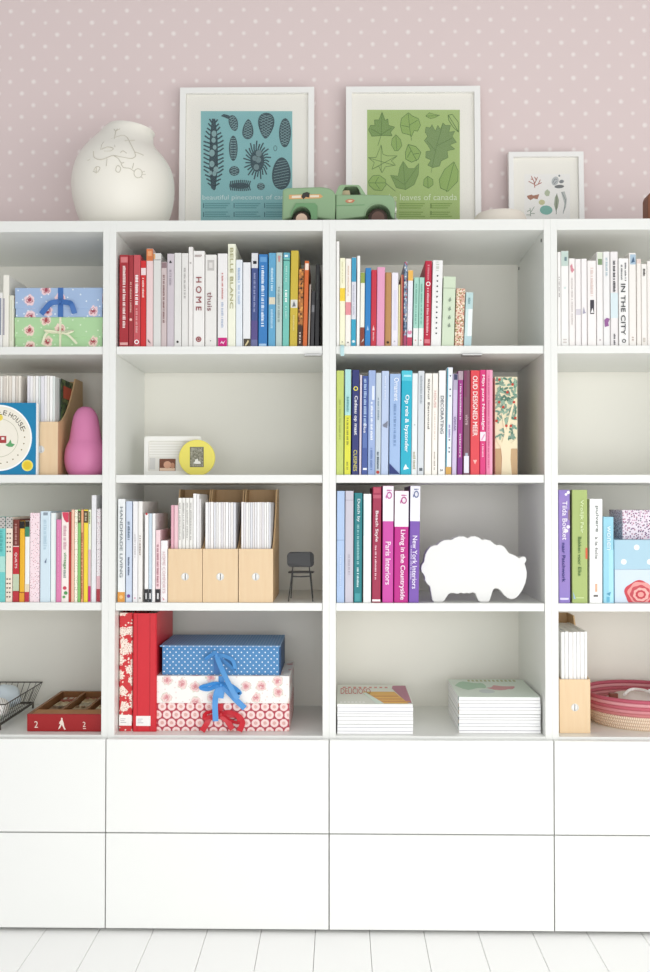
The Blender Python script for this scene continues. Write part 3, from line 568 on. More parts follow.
# two files on the second shelf of the first section
f4 = magfile(-11, 22.3, 421.8, 2, 'birch magazine file mostly hidden behind the blue board book', Y=.034, depth=.255, back=.289)
f5 = magfile(23.2, 57.3, 421.8, 2, 'birch magazine file between the blue board book and the pink ornament', Y=.034, depth=.255, back=.289)
magazines(run(-7, 20.2, 376, [1, 1.2, .9, 1.2, .8, 1.1, 1.2, 1, .9]), 2, 'pale magazine in the file behind the blue board book', 'magazines behind the blue board book', ['#f0e9dc', '#e6ddd0', '#f2eee6', '#dcd3c8'], Y=.044)
magazines(run(26.5, 54.6, 376, [1, 1.1, .8, 1.2, .7, 1.3, 1, .9, 1.2, .8]), 2, 'white magazine in the file beside the pink ornament', 'magazines beside the pink ornament', ['#e6e4ea', '#f1efef', '#efece4', '#f3f2f0', '#dfe6e2'], Y=.044)
# the dark cover that shows inside that file
fr, fx0, fw, fh = f5
o = thing('magazine', (fx0 + fw - .0049, .085, Z2 + .0056), 'dark green magazine with a red picture standing deep in the file', 'magazine')
bx('cover', m_specks('#33482f', ['#4f6b3c', '#23301f', '#6f7a4a'], 90, .6, .8), o, -.0016, -.0002, 0, .155, 0, .268)
bx('cover_picture', mat('#c64a2c'), o, -.00015, .0003, .02, .10, .215, .25)
# one file on the bottom shelf of the fourth section
a4 = FL(574, 733.3, BOT)[1]
f6 = magfile(558.9, 589.8, 679.6, 4, 'birch magazine file beside the pink coiled basket', Y=a4, depth=.255, back=.30)
magazines(run(561.4, 587.6, 632, [1, 1, 1.2, 1, .9, 1.1, .8]), 4, 'white magazine in the file beside the coiled basket', 'magazines beside the coiled basket', ['#f7f7f5', '#f1f1f0', '#f6f4f2'], Y=a4 + .01)

# ------------------------------------------------------------------ blue board book with the round picture
Yb = .012; xr, zb_ = W(35.6, 474, Yb)[0], Z2
zt_ = W(20, 402.9, Yb)[1]; side_ = zt_ - zb_; xc_ = W(-1.0, 438, Yb)[0]; xl_ = 2 * xc_ - xr
s_ = (xr - xl_)
r = thing('board_book', (xl_, Yb, zb_ + .0003), 'square blue board book with a cream round picture, propped before the files', 'book')
bx('cover', mat('#1283b6', .4), r, 0, s_, 0, .0022, 0, side_); bx('pages', mat('#f4f3ef', .7), r, 0, s_ + .004, .0024, .015, 0, side_ - .001)
bx('rear_cover', mat('#1283b6', .4), r, 0, s_ + .004, .0152, .0172, 0, side_)
ccx = s_ / 2; ccz = W(0, 438, Yb)[1] - zb_; R = W(31, 438, Yb)[0] - xc_
def disc(bm, cx, cz, r0, y0, y1, n=40): prism(bm, [(cx + r0 * math.cos(2 * math.pi * i / n), cz + r0 * math.sin(2 * math.pi * i / n)) for i in range(n)], y0, y1)
def annulus(bm, cx, cz, r0, r1, y0, y1, n=48):
    c = [(math.cos(2 * math.pi * i / n), math.sin(2 * math.pi * i / n)) for i in range(n)]
    ringwall(bm, [(cx + r0 * a, cz + r0 * b) for a, b in c], [(cx + r1 * a, cz + r1 * b) for a, b in c], y0, y1)
bm = B(); disc(bm, ccx, ccz, R, -.0004, 0); build('round_picture', bm, mat('#efe9d9', .6), r)
bm = B(); annulus(bm, ccx, ccz, R * 1.03, R * .985, -.0007, 0); build('white_rim', bm, mat('#fbfbf9'), r)
bm = B(); annulus(bm, ccx, ccz, R * .60, R * .59, -.0007, 0); build('inner_ring', bm, mat('#a9a98c'), r)
bm = B()
for chs, a0 in (('THE', 162), ('LITTLE', 128), ('HOUSE', 63)):
    for i, ch in enumerate(chs):
        a = math.radians(a0 - 10.3 * i); hh, ww = R * .15, R * (.11 if ch != 'I' else .03); rad = R * .80
        rx, rz = math.cos(a), math.sin(a)
        text_into(bm, ch, lambda u, v: (ccx + rx * (rad - hh / 2 + v * hh) + rz * (u - .5) * ww, -.0008, ccz + rz * (rad - hh / 2 + v * hh) - rx * (u - .5) * ww))
build('cover_lettering', bm, mat('#5b544c'), r)
bm = B()
for i in range(14):
    a = math.radians(-100 + i * 14.5); disc(bm, ccx + R * .8 * math.cos(a), ccz + R * .8 * math.sin(a), R * .022, -.0008, -.0003, 8)
build('daisy_dot', bm, mat('#8b7a55'), r)
bm = B(); box(bm, ccx - R * .2, ccx + R * .23, -.0008, -.0003, ccz - R * .16, ccz + R * .06); build('red_building', bm, mat('#b23a3c'), r)
bm = B(); box(bm, ccx + R * .08, ccx + R * .17, -.0011, -.0006, ccz - R * .06, ccz + R * .02); build('white_opening', bm, mat('#f0e8e0'), r)
bm = B(); prism(bm, [(ccx + R * x, ccz + R * z) for x, z in ((.2, -.22), (.3, -.16), (.36, -.05), (.40, -.17), (.50, -.2), (.42, -.28), (.3, -.28))], -.0008, -.0003); build('green_plant', bm, mat('#5fa86a'), r)
bm = B(); disc(bm, ccx + R * .02, ccz + R * .63, R * .10, -.0008, -.0003, 16); build('yellow_sun', bm, mat('#ecd34a'), r)
bm = B(); X, Z = W(27.4, 465.6, Yb); X -= xl_; Z -= zb_; disc(bm, X, Z, .0155, -.0007, 0, 28); st = build('sticker', bm, mat('#f0dc3c'), r)
bm = B(); disc(bm, X, Z, .011, -.001, -.0006, 28); build('sticker_centre', bm, mat('#e6c424'), st)
bm = B(); annulus(bm, X, Z, .0150, .0143, -.001, -.0006, 28); build('sticker_ring', bm, mat('#f7efae'), st)

# ------------------------------------------------------------------ plain pink pear-shaped ornament
Yp = .085
prof = [(y, W(85.5 - h_, y, Yp)[0], W(85.5 + h_, y, Yp)[0]) for y, h_ in ((473.5, 17.0), (470, 18.8), (462, 20.6), (452, 20.2), (445, 18.2), (441, 16.4), (436, 15.3), (425, 13.6), (417, 12), (411.5, 9.4), (408.5, 6.6), (407, 3.4))]
cxp = W(85.5, 440, Yp)[0]
bm = B(); pz = [((b - a) / 2, W(85, y, Yp)[1] - Z2) for y, a, b in prof]
pts_ = smooth_line([(pz[0][0] * .92, 0, 0)] + [(r_, 0, z) for r_, z in pz] + [(.0005, 0, pz[-1][1] + .0012)], 4)
lathe(bm, [(max(.0004, p.x), max(0, p.z)) for p in pts_], 40, ry=.85)
o = build('ornament', bm, mat('#dc7dad', .45, .3), smooth=True, loc=(cxp, Yp, Z2 + .0002))
tag(o, 'plain pink pear shaped ornament in the corner beside a birch file', 'ornament')

# ------------------------------------------------------------------ white sheep
Ys = .05
def SZ(x, y): return W(415 + x * .2, 520 + y * .2, Ys)
sh = [(27, 240), (30, 222), (42, 205), (44, 190), (48, 170), (58, 150), (75, 130), (92, 124), (108, 122), (122, 108), (140, 98), (165, 96), (180, 96), (195, 86), (215, 79), (240, 79), (258, 88), (275, 80), (295, 78), (318, 86), (328, 96), (350, 94), (372, 100), (388, 114), (400, 122), (420, 121), (440, 130), (455, 150), (462, 162), (480, 168), (500, 177), (514, 188), (528, 180), (542, 180), (550, 188), (550, 202), (541, 214), (548, 232), (553, 258), (552, 285), (545, 315), (530, 348), (512, 374), (495, 388), (475, 393), (455, 385), (438, 370), (422, 349), (408, 339), (394, 338), (385, 346), (377, 372), (368, 400), (360, 406), (322, 406), (312, 400), (303, 380), (296, 362), (283, 358), (268, 364), (255, 361), (240, 364), (225, 360), (208, 366), (192, 362), (172, 362), (163, 368), (150, 388), (140, 403), (130, 406), (92, 406), (84, 398), (78, 370), (74, 345), (72, 330), (58, 316), (46, 298), (46, 282), (40, 268), (30, 258)]
P3 = [SZ(*p) for p in sh]; zmin = min(p[1] for p in P3); P3 = [(x, z - zmin) for x, z in P3]
bm = B(); prism(bm, P3, 0, .038)
o = build('sheep_figure', bm, mat('#e6e6e3', .35, .35), bevel=.0022, loc=(0, Ys - .019, Z3 + .0002)); tag(o, 'white flat sheep figure with scalloped fleece beside the pink books', 'sheep figurine')

# ------------------------------------------------------------------ miniature chair, seen from behind
Yc = .075; BLK = mat('#3a3a3b', .45, .3)
def cpt(x, y, Y): p = W(x, y, Y); return Vector((p[0], Y, p[1]))
k = FL(300, 601.6, Z3)[1]; Yc = max(.04, min(.2, k))
base = cpt(300.6, 601.6, Yc)
ch = thing('miniature_chair', (base.x, Yc, Z3), 'black miniature chair turned backwards on the shelf beside the magazine files', 'miniature chair')
def L_(x, y, dy=0): p = cpt(x, y, Yc) - Vector((base.x, Yc, Z3)); return (p.x, dy, p.z)
pts = []
x0, x1, y0, y1 = 287.2, 314.1, 551.8, 567
for qx, qy, sa in ((x1, y0, 90), (x0, y0, 180), (x0, y1, 270), (x1, y1, 0)):
    for i in range(7):
        a = math.radians(sa - 90 + 15 * i + (0 if True else 0)); rr = 4.2
        pts.append((qx, qy, a))
def rrect(x0, x1, z0, z1, r0, n=6):
    out = []
    for cx, cz, s in ((x1 - r0, z1 - r0, 0), (x0 + r0, z1 - r0, 90), (x0 + r0, z0 + r0, 180), (x1 - r0, z0 + r0, 270)):
        for i in range(n + 1):
            a = math.radians(s + 90 * i / n); out.append((cx + r0 * math.cos(a), cz + r0 * math.sin(a)))
    return out
A = L_(x0, y1); Bq = L_(x1, y0)
bm = B()
oo = rrect(A[0], Bq[0], A[2], Bq[2], .012)
rings(bm, [[(x, yy - 1.6 * (x - (A[0] + Bq[0]) / 2) ** 2 * 4, z) for x, z in oo] for yy in (0, .0035)], cap1=True); build('backrest', bm, BLK, ch, bevel=.0008)
zs = L_(300, 573.5)[2]
bm = B(); xs0, xs1 = L_(287.6, 573)[0], L_(313.6, 573)[0]
prism(bm, [(x, y) for x, y in rrect(xs0, xs1, .008, .072, .012)], zs, zs + .0028, 'z'); build('seat', bm, BLK, ch, bevel=.0008)
for s in (0, 1):
    tp = L_((292.8, 309.3)[s], 566.5, .001); mid = L_((291.6, 310)[s], 575.5, .006); ft = L_((288.6, 312.9)[s], 601.4, -.008)
    bm = B(); tube(bm, [tp, mid, (ft[0], ft[1], .0012)], .0017, 8); build('leg', bm, BLK, ch, smooth=True)
    bm = B(); tube(bm, [(mid[0], .062, zs), (ft[0] * .93, .080, .0012)], .0017, 8); build('leg', bm, BLK, ch, smooth=True)
bm = B(); a, b = L_(291.3, 576.4, .006), L_(310, 576.4, .006); tube(bm, [a, ((a[0] + b[0]) / 2, .006, a[2] - .0012), b], .0018, 8); build('crossbar', bm, BLK, ch, smooth=True)

# ------------------------------------------------------------------ white photo frame and yellow round frame
Yf = .15; zf0 = Z2
def fr_pt(x, y, Y=Yf): p = W(x, y, Y); return p
X0, Zt = W(144, 436.6, Yf); X1 = W(201, 436.6, Yf)[0]; Zb = zf0
r = thing('photo_frame', (X0, Yf, Zb + .0012), 'white photo frame with a small family snapshot, behind the yellow round frame', 'photo frame', None, (-.05, 0, 0))
w_, h_ = X1 - X0, Zt - Zb
bm = B(); ringwall(bm, rrect(0, w_, 0, h_, .006), rrect(.012, w_ - .012, .014, h_ - .013, .003), 0, .014); build('frame', bm, mat('#f6f5f0', .35), r)
bx('rear_board', mat('#e6e4dd'), r, .004, w_ - .004, .008, .0139, .004, h_ - .004)
bm = B()
for i in range(6): box(bm, .014, w_ * .66, .0074, .008, h_ * (.50 + i * .066), h_ * (.525 + i * .066))
build('lined_card', bm, mat('#f4f3ee'), r)
bx('side_note', mat('#d3d2cf'), r, .0145, .031, .0072, .008, h_ * .17, h_ * .46)
pa = (W(158.8, 471.5, Yf)[0] - X0, W(175, 459, Yf)[0] - X0); za, zb2 = W(0, 471.5, Yf)[1] - zf0, W(0, 459, Yf)[1] - zf0
sn = bx('snapshot', mat('#7d4a34', .4), r, pa[0], pa[1], .0066, .008, za, zb2)
dx, dz = pa[1] - pa[0], zb2 - za
bm = B(); prism(bm, [(pa[0] + dx * (.5 + .24 * math.cos(i * .45)), za + dz * (.52 + .30 * math.sin(i * .45))) for i in range(14)], .006, .0066); build('face', bm, mat('#dba385'), sn)
bm = B(); prism(bm, [(pa[0] + dx * (.82 + .13 * math.cos(i * .45)), za + dz * (.45 + .24 * math.sin(i * .45))) for i in range(14)], .006, .0066); build('face', bm, mat('#c98e70'), sn)
bm = B(); box(bm, pa[0] + dx * .03, pa[0] + dx * .97, .006, .0066, za + dz * .04, za + dz * .26); build('clothing', bm, mat('#eccbb0'), sn)
Yd = .135; xc_, zc_ = W(197.1, 457.2, Yd); Rr = W(215.2, 457, Yd)[0] - xc_
r = thing('round_frame', (xc_, Yd, Z2 + .0003), 'yellow round photo frame standing in front of the white photo frame', 'photo frame')
bm = B(); disc(bm, 0, Rr, Rr, -.006, .006, 56); build('disc', bm, mat('#f0e25a', .35), r, bevel=.002)
a, b = W(190.8, 466.7, Yd), W(203.5, 447.7, Yd)
ins = bx('frame_window', mat('#55544a', .3), r, a[0] - xc_ - .0015, b[0] - xc_ + .0015, -.0066, -.004, a[1] - Z2 - .0015, b[1] - Z2 + .0015)
pic = bx('picture', m_specks('#918f7c', ['#75735f', '#a9a695'], 260, .5, .7), r, a[0] - xc_, b[0] - xc_, -.0072, -.0064, a[1] - Z2, b[1] - Z2)
bm = B(); cx, cz = (a[0] + b[0]) / 2 - xc_, a[1] - Z2
prism(bm, [(cx + x * .001, cz + z * .001) for x, z in ((-11, 9), (-6, 13), (-4, 20), (3, 22), (4, 16), (10, 14), (12, 8), (2, 7))], -.0078, -.007); build('figure', bm, mat('#ecebe4'), pic)

# ------------------------------------------------------------------ gift boxes
def gbox(name, label, px, Y, zb, body, depth, lidpx=None, group=None, cat='gift box', lip=None):
    """px: x0, x1, ytop, at the front; zb: what it stands on"""
    x0, x1, yt = px
    X0, X1 = W(x0, yt, Y)[0], W(x1, yt, Y)[0]; h = W(x0, yt, Y)[1] - zb
    r = thing(name, ((X0 + X1) / 2, Y, zb + .0003), label, cat, group)
    w = X1 - X0
    return r, w, h
def bow(parent, mt, c, sc, loops, tails, wid, y=-.004):
    """c: knot centre; loops and tails are lists of (x,z) offsets in units of sc"""
    bm = B(); prism(bm, [(c[0] + sc * .13 * math.cos(i * .63), c[1] + sc * .15 * math.sin(i * .63)) for i in range(10)], y - .008, y + .001); kn = build('bow_knot', bm, mt, parent, bevel=.001)
    for lp in loops:
        P = [(c[0] + sc * x, y - .002 - .003 * math.sin(i / (len(lp) - 1) * math.pi) * 2, c[1] + sc * z) for i, (x, z) in enumerate(lp)]
        P = smooth_line(P, 6); wd = []
        for i, p in enumerate(P):
            t = (P[min(i + 1, len(P) - 1)] - P[max(0, i - 1)]); n_ = Vector((-t.z, .0, t.x)).normalized() if t.length else Vector((0, 0, 1))
            wd.append(tuple(n_ * .75 + Vector((0, .65, 0))))
        bm = B(); strip(bm, P, wid * .85, wd, .0009); build('bow_loop', bm, mt, parent, smooth=True)
    for tl in tails:
        P = smooth_line([(c[0] + sc * q[0], y - (q[2] if len(q) > 2 else .003), c[1] + sc * q[1]) for q in tl], 6); wd = []
        for i, p in enumerate(P):
            t = (P[min(i + 1, len(P) - 1)] - P[max(0, i - 1)]); wd.append(tuple(Vector((-t.z, .0, t.x)).normalized() + Vector((0, .12, 0))))
        bm = B(); strip(bm, P, wid, wd, .0009); build('bow_tail', bm, mt, parent, smooth=True)
BLUER = mat('#3c92dc', .35, .4); REDR = mat('#d8202f', .35, .4)
# red circles box, white rose box, blue spotted box
Yg = FL(220, 731.2, BOT)[1]; dg_ = .25
X0, X1 = W(156.8, 703, Yg)[0], W(289.3, 703, Yg)[0]; wg = X1 - X0; hg = W(220, 703.4, Yg)[1] - BOT
t = NT('ring_print_paper'); d_ = t.lattice(.0258, .0447)
nz = t.math('ADD', d_, t.math('MULTIPLY', t.math('SUBTRACT', t.noise(260, 2), .5), .0035))
CIRC = t.done(t.ramp(t.math('MULTIPLY', nz, 61.6), [(0, '#cf8f7c'), (.12, '#efc0b8'), (.20, '#d98f88'), (.30, '#f3cfca'), (.5, '#f7dfdb'), (.66, '#f3d0cc'), (.74, '#b8364a'), (.9, '#c2404f')]))
r = thing('gift_box', ((X0 + X1) / 2, Yg, BOT + .0003), 'low storage box in red circle print at the bottom of its stack', 'gift box', 'stack of three gift boxes')
bx('body', CIRC, r, -wg / 2, wg / 2, 0, dg_, 0, hg, bevel=.0008)
kx, kz = W(221.3, 714, Yg); kx -= (X0 + X1) / 2; kz -= BOT
bx('ribbon_band', REDR, r, kx - .010, kx + .004, -.0012, -.0001, kz, hg - .0005)
bow(r, REDR, (kx, kz), .034, [[(0, 0), (-.5, .22), (-1.15, .15), (-1.3, -.25), (-.65, -.12), (0, 0)], [(0, 0), (.55, .2), (1.25, .0), (1.5, -.6), (.8, -.5), (0, 0)]],
    [[(-.1, -.1), (-.85, -.25, .004), (-1.15, -.75, .010), (-1.45, -1.22, .022)], [(.1, -.1), (1.2, -.05, .004), (1.75, -.55, .010), (1.55, -1.2, .024)], [(0, -.1), (.5, -.5, .004), (.95, -1.15, .010)]], .0155)
hr = W(220, 676, Yg)[1] - BOT - hg - .0004
ROSE = m_roses('#f4f1ec', '#f0d0cc', '#d88a90', '#bcc8a8', 23, .68, 'rose_print_paper', '#e9dbd6')
r2 = thing('gift_box', ((X0 + X1) / 2, Yg, BOT + hg + .0007), 'white box printed with pink roses, in the middle of its stack', 'gift box', 'stack of three gift boxes')
bx('body', ROSE, r2, -wg / 2, wg / 2, -.0006, dg_ + .001, 0, hr, bevel=.0008)
kx, kz = W(221.4, 684.6, Yg); kx -= (X0 + X1) / 2; kz -= BOT + hg
bx('ribbon_band', BLUER, r2, kx - .008, kx + .008, -.0018, -.0005, kz, hr - .0005)
bow(r2, BLUER, (kx, kz), .03, [[(0, 0), (-.5, .16), (-1.2, .0), (-1.85, -.2), (-1.2, -.38), (-.5, -.14), (0, 0)], [(0, 0), (.5, .08), (1.15, -.2), (1.75, -.75), (1.1, -.68), (.4, -.2), (0, 0)]],
    [[(-.15, -.1), (-.42, -.8, .008), (-.5, -1.7, .015), (-.42, -3.2, .020)], [(.05, -.1), (.06, -.6, .005), (-.02, -1.2, .007)], [(.2, -.15), (.9, -.85, .006), (1.5, -1.45, .008), (2.2, -2.1, .008)]], .0155)
zb3 = BOT + hg + hr + .001
Yl = Yg + .012
Xa, Xb = W(162.3, 660, Yl)[0], W(279, 660, Yl)[0]; hb = W(220, 646.8, Yl)[1] - zb3; wb = Xb - Xa
SPOT = m_dots('#4f8cc4', '#e6eff6', .0165, .0178, .0019, .25, name='blue_spotted_paper')
r3 = thing('gift_box', ((Xa + Xb) / 2, Yl, zb3 + .0003), 'blue box with tiny white spots and overhanging lid on top of its stack', 'gift box', 'stack of three gift boxes')
bx('body', SPOT, r3, -wb / 2, wb / 2, 0, .21, 0, hb, bevel=.0006)
bm = B(); box(bm, -wb / 2 - .006, wb / 2 + .004, -.007, .214, hb + .0002, hb + .0042)
build('lid', bm, m_dots('#6f9cca', '#dfe9f2', .0165, .0178, .0017, .3, name='blue_lid_paper'), r3, bevel=.001)
bm = B(); box(bm, wb / 2 + .0002, wb / 2 + .004, .004, .214, 0, hb); build('side_flap', bm, mat('#27507f'), r3)
kx, kz = W(216.8, 655, Yl); kx -= (Xa + Xb) / 2; kz -= zb3
bx('ribbon_band', mat('#3a74b6', .4), r3, kx - .008, kx + .008, -.0012, -.0001, kz - .052, kz)
LB = mat('#4d97da', .35, .4)
bow(r3, LB, (kx, kz), .03, [[(0, 0), (-.5, .02), (-1.0, -.35), (-.75, -.15), (-.2, .25), (0, .05)], [(0, 0), (.7, -.05), (1.5, -.45), (1.75, -1.35), (1.2, -.9), (.5, -.35), (0, 0)]],
    [[(.0, 0), (.35, -.75, .014), (.95, -1.9, .026), (1.75, -3.3, .036), (2.15, -3.75, .036)]], .0135)

# ------------------------------------------------------------------ binders
Yb2 = FL(125, 731.3, BOT)[1]
def binder(pa, pb, pt, mt, label, dep, lab, yY=Yb2):
    X0, X1 = W(pa, 680, yY)[0], W(pb, 680, yY)[0]; h = W(pa, pt, yY)[1] - BOT; w = X1 - X0 - .0006
    r = thing('binder', (X0 + .0003, yY, BOT + .0003), label, 'binder', 'standing binders')
    t = .0028
    bm = B(); prism(bm, [(0, dep), (0, .003), (.003, 0), (w - .003, 0), (w, .003), (w, dep), (w - t, dep), (w - t, t), (t, t), (t, dep)], 0, h, 'z'); build('cover', bm, mt, r)
    bx('papers', PAPER, r, t + .002, w - t - .002, t + .004, dep - .01, .004, h - .02)
    la = [W(lab[0], lab[2], yY), W(lab[1], lab[3], yY)]
    lb = bx('spine_label', mat('#f3f2ee', .6), r, max(.0005, la[0][0] - X0), min(w - .001, la[1][0] - X0), -.0008, .0001, la[1][1] - BOT, la[0][1] - BOT)
    bm = B(); x = max(.003, la[0][0] - X0 + .004); z0 = la[1][1] - BOT
    for i, z in enumerate((.008, .013, .018)): box(bm, x, x + (.016, .011, .014)[i], -.0011, -.0007, z0 + z, z0 + z + .0012)
    build('label_writing', bm, mat('#9a9aa4'), lb)
    return r
t = NT('red_floral_cover'); d1, a1, b1 = t.voro(34, .9); dd = t.math('ADD', d1, t.math('MULTIPLY', t.math('SUBTRACT', t.noise(170, 4), .5), .75))
d2, a2, b2 = t.voro(120, 1)
fl = t.math('MULTIPLY', t.math('LESS_THAN', dd, .46), t.math('LESS_THAN', a1, .72))
fl2 = t.math('MULTIPLY', t.math('LESS_THAN', d2, .30), t.math('LESS_THAN', a2, .30))
FLOR = t.done(t.mix(t.math('MAXIMUM', fl, fl2), '#d8353a', t.ramp(t.noise(300, 2), [(.35, '#c98f7c'), (.5, '#f4e6d8'), (1, '#f8efe4')])))
binder(119, 132.2, 612.9, FLOR, 'red binder with cream flower print against the bookcase side', .25, (119, 131.8, 715, 725.7))
rb = binder(132.6, 156.4, 613.4, mat('#de1d2b', .38, .4), 'plain red binder between the flowered one and the gift boxes', .26, (136, 150.4, 716, 726), Yb2 - .004)
X0 = W(132.6, 680, Yb2)[0]
bm = B(); hh = W(132, 613.4, Yb2)[1] - BOT
for px in (137, 149.5): x = W(px, 680, Yb2)[0] - X0; box(bm, x, x + .0012, -.0006, .0002, .002, hh - .002)
build('spine_crease', bm, mat('#b21824', .4), rb)

# ------------------------------------------------------------------ flowered boxes on the top shelf of the first section
def tiedbox(x0, x1, yt, zb, mt, label, rc, kc, col, w_r, style):
    Y = .02; X0, X1 = W(x0, yt, Y)[0], W(x1, yt, Y)[0]; h = W(x0, yt, Y)[1] - zb - .0004; w = X1 - X0
    r = thing('gift_box', ((X0 + X1) / 2, Y, zb + .0003), label, 'gift box', 'flowered gift boxes on the top shelf')
    bx('body', mt, r, -w / 2, w / 2, 0, .22, 0, h * .86, bevel=.0006)
    bx('lid', mt, r, -w / 2 - .0015, w / 2 + .0015, -.0015, .2215, h * (.30 if style else .34), h, bevel=.0006)
    kx, kz = W(kc[0], kc[1], Y); kx -= (X0 + X1) / 2; kz -= zb
    rm = mat(col, .4, .3)
    bx('ribbon_band', rm, r, kx - w_r / 2, kx + w_r / 2, -.0026, -.0016, 0, h)
    if style: bow(r, rm, (kx, kz), .03, [], [[(-.1, 0), (-.7, -.12, .006), (-1.0, -.35, .008), (-1.7, -1.15, .006)], [(.1, 0), (.8, -.12, .006), (1.1, -.3, .008), (1.35, -1.1, .004)]], w_r)
    else: bow(r, rm, (kx, kz), .03, [[(0, 0), (-.6, .12), (-1.35, .15), (-.7, -.05), (0, 0)], [(0, 0), (.6, .1), (1.3, .12), (.7, -.1), (0, 0)]], [[(-.1, 0), (-.9, .05, .005), (-1.3, -.25, .005), (-1.6, -1.1, .004)], [(.1, 0), (.8, -.25, .006), (1.6, -1.05, .005)]], w_r)
    return X0, h
FB = m_roses('#9fb9dd', '#f0cdd2', '#a8485a', '#c9c3cf', 22, .5, 'blue_rose_paper', '#dce6f0')
FG = m_roses('#a9d39b', '#f0d3c4', '#b0484f', '#cdd8b4', 22, .5, 'green_rose_paper', '#cfe6c4')
_, h1 = tiedbox(15.4, 102.2, 317.4, Z1, FG, 'green flowered gift box with a cream bow, under the blue one', None, (60.5, 333), '#dfe0c0', .006, 0)
tiedbox(15.8, 102, 288, Z1 + h1 + .0006, FB, 'blue flowered gift box tied with a dark blue ribbon', None, (60.8, 302.3), '#3d6fb8', .0145, 1)

# ------------------------------------------------------------------ boxes on the third shelf of the fourth section
Yq = .022
X0, X1 = W(614.4, 580, Yq)[0], W(700, 580, Yq)[0]
h_a = W(620, 569.6, Yq)[1] - Z3
r = thing('rose_box', (X0, Yq, Z3 + .0003), 'pale blue box with a big red rose, with a white spotted blue lid', 'gift box')
bx('body', mat('#cfdfee'), r, .001, X1 - X0 - .001, .0012, .2, 0, h_a, bevel=.0006)
cxr, czr = W(639.5, 593.5, Yq); cxr -= X0; czr -= Z3
ROSE_C = ['#d8434f', '#ee9a96', '#d04a55', '#f2b3aa', '#cf3f4d', '#ef9f98']
for i, (ra, ox, oz) in enumerate(((.040, 0, 0), (.034, .003, .002), (.027, .002, -.001), (.021, .004, -.003), (.014, .003, -.003), (.008, .003, -.003))):
    bm = B(); q = [(cxr + ox + ra * (1 + .055 * math.sin((5 + i) * a + 2 * i)) * math.cos(a), max(.001, czr + oz + ra * .86 * (1 + .055 * math.sin((5 + i) * a + 2 * i)) * math.sin(a))) for a in [j * math.pi / 20 for j in range(40)]]
    prism(bm, q, .0011 - .0005 * (i + 1), .0013); build('rose_petal', bm, mat(ROSE_C[i]), r)
hl = W(620, 540, Yq)[1] - Z3
a = W(636.7, 547.5, Yq)
bx('lid', m_dots('#abd0e2', '#f7fafb', .0700, .0785, .0074, .12, a[0] - X0, a[1] - Z3, name='large_spot_paper'), r, 0, X1 - X0, 0, .2015, h_a + .0004, hl, bevel=.0008)
Xt = W(622.6, 530, .06)[0]; zt2 = W(630, 510.2, .06)[1]
r = thing('speckled_box', (Xt, .06, Z3 + hl + .0006), 'small white box with mauve speckles standing on the blue spotted lid', 'gift box')
bx('body', m_specks('#ece0ea', ['#8a5f86', '#b06a86', '#6a5878', '#c792b4'], 170, .34, .75), r, 0, .15, 0, .13, 0, zt2 - Z3 - hl - .0075)
bx('lid', m_specks('#ece0ea', ['#8a5f86', '#b06a86', '#6a5878', '#c792b4'], 170, .34, .75), r, -.001, .151, -.001, .131, zt2 - Z3 - hl - .0073, zt2 - Z3 - hl, bevel=.0005)

# ------------------------------------------------------------------ tree patterned box
Yt_ = .055
X0, X1 = W(495, 420, Yt_)[0], W(517.4, 420, Yt_)[0]; ht = W(506, 376.8, Yt_)[1] - Z2; wt = X1 - X0
r = thing('tree_box', (X0, Yt_, Z2 + .0003), 'tall narrow box painted with a fruit tree, after the pink books', 'box')
bx('body', mat('#ece2bd', .5), r, 0, wt, 0, .14, 0, ht, bevel=.0008)
bx('brown_base', mat('#c9a679'), r, .0003, wt - .0003, -.0005, .0, .0005, ht * .27)
bm = B(); prism(bm, [(wt * a, ht * b) for a, b in ((.27, .0), (.30, .18), (.25, .28), (.05, .36), (.06, .39), (.30, .33), (.42, .42), (.30, .62), (.34, .63), (.50, .46), (.62, .60), (.85, .78), (.88, .76), (.66, .52), (.56, .36), (.72, .32), (.95, .38), (.96, .35), (.70, .26), (.68, .16), (.74, .0))], -.0026, -.0004); build('trunk', bm, mat('#f1e6bf'), r)
rng = random.Random(5); LEAFC = ['#6d9f88', '#54806c', '#93b59c', '#7fa08c']
for c in range(4):
    bm = B()
    for i in range(34):
        x, z = rng.uniform(.06, .94), rng.uniform(.36, .98); a0 = rng.uniform(0, 3.14); l = .0068
        ux, uz = math.cos(a0), math.sin(a0); q = []
        for k_ in range(8):
            t_ = k_ * math.pi / 4; q.append((min(wt - .0006, max(.0006, wt * x + l * math.cos(t_) * ux - l * .45 * math.sin(t_) * uz)), min(ht - .0006, ht * z + l * math.cos(t_) * uz + l * .45 * math.sin(t_) * ux)))
        prism(bm, q, -.0014 - c * .0002 - i * .000004, -.0002)
    build('leaves', bm, mat(LEAFC[c]), r)['kind'] = 'stuff'
bm = B()
for x, z in ((.2, .97), (.78, .92), (.18, .74), (.84, .74), (.36, .69), (.5, .50), (.06, .55), (.7, .50), (.55, .84), (.9, .58)):
    disc(bm, min(wt - .004, max(.004, wt * x)), ht * z, .0036, -.0034, -.0002, 12)
build('fruit', bm, mat('#cf4330'), r)

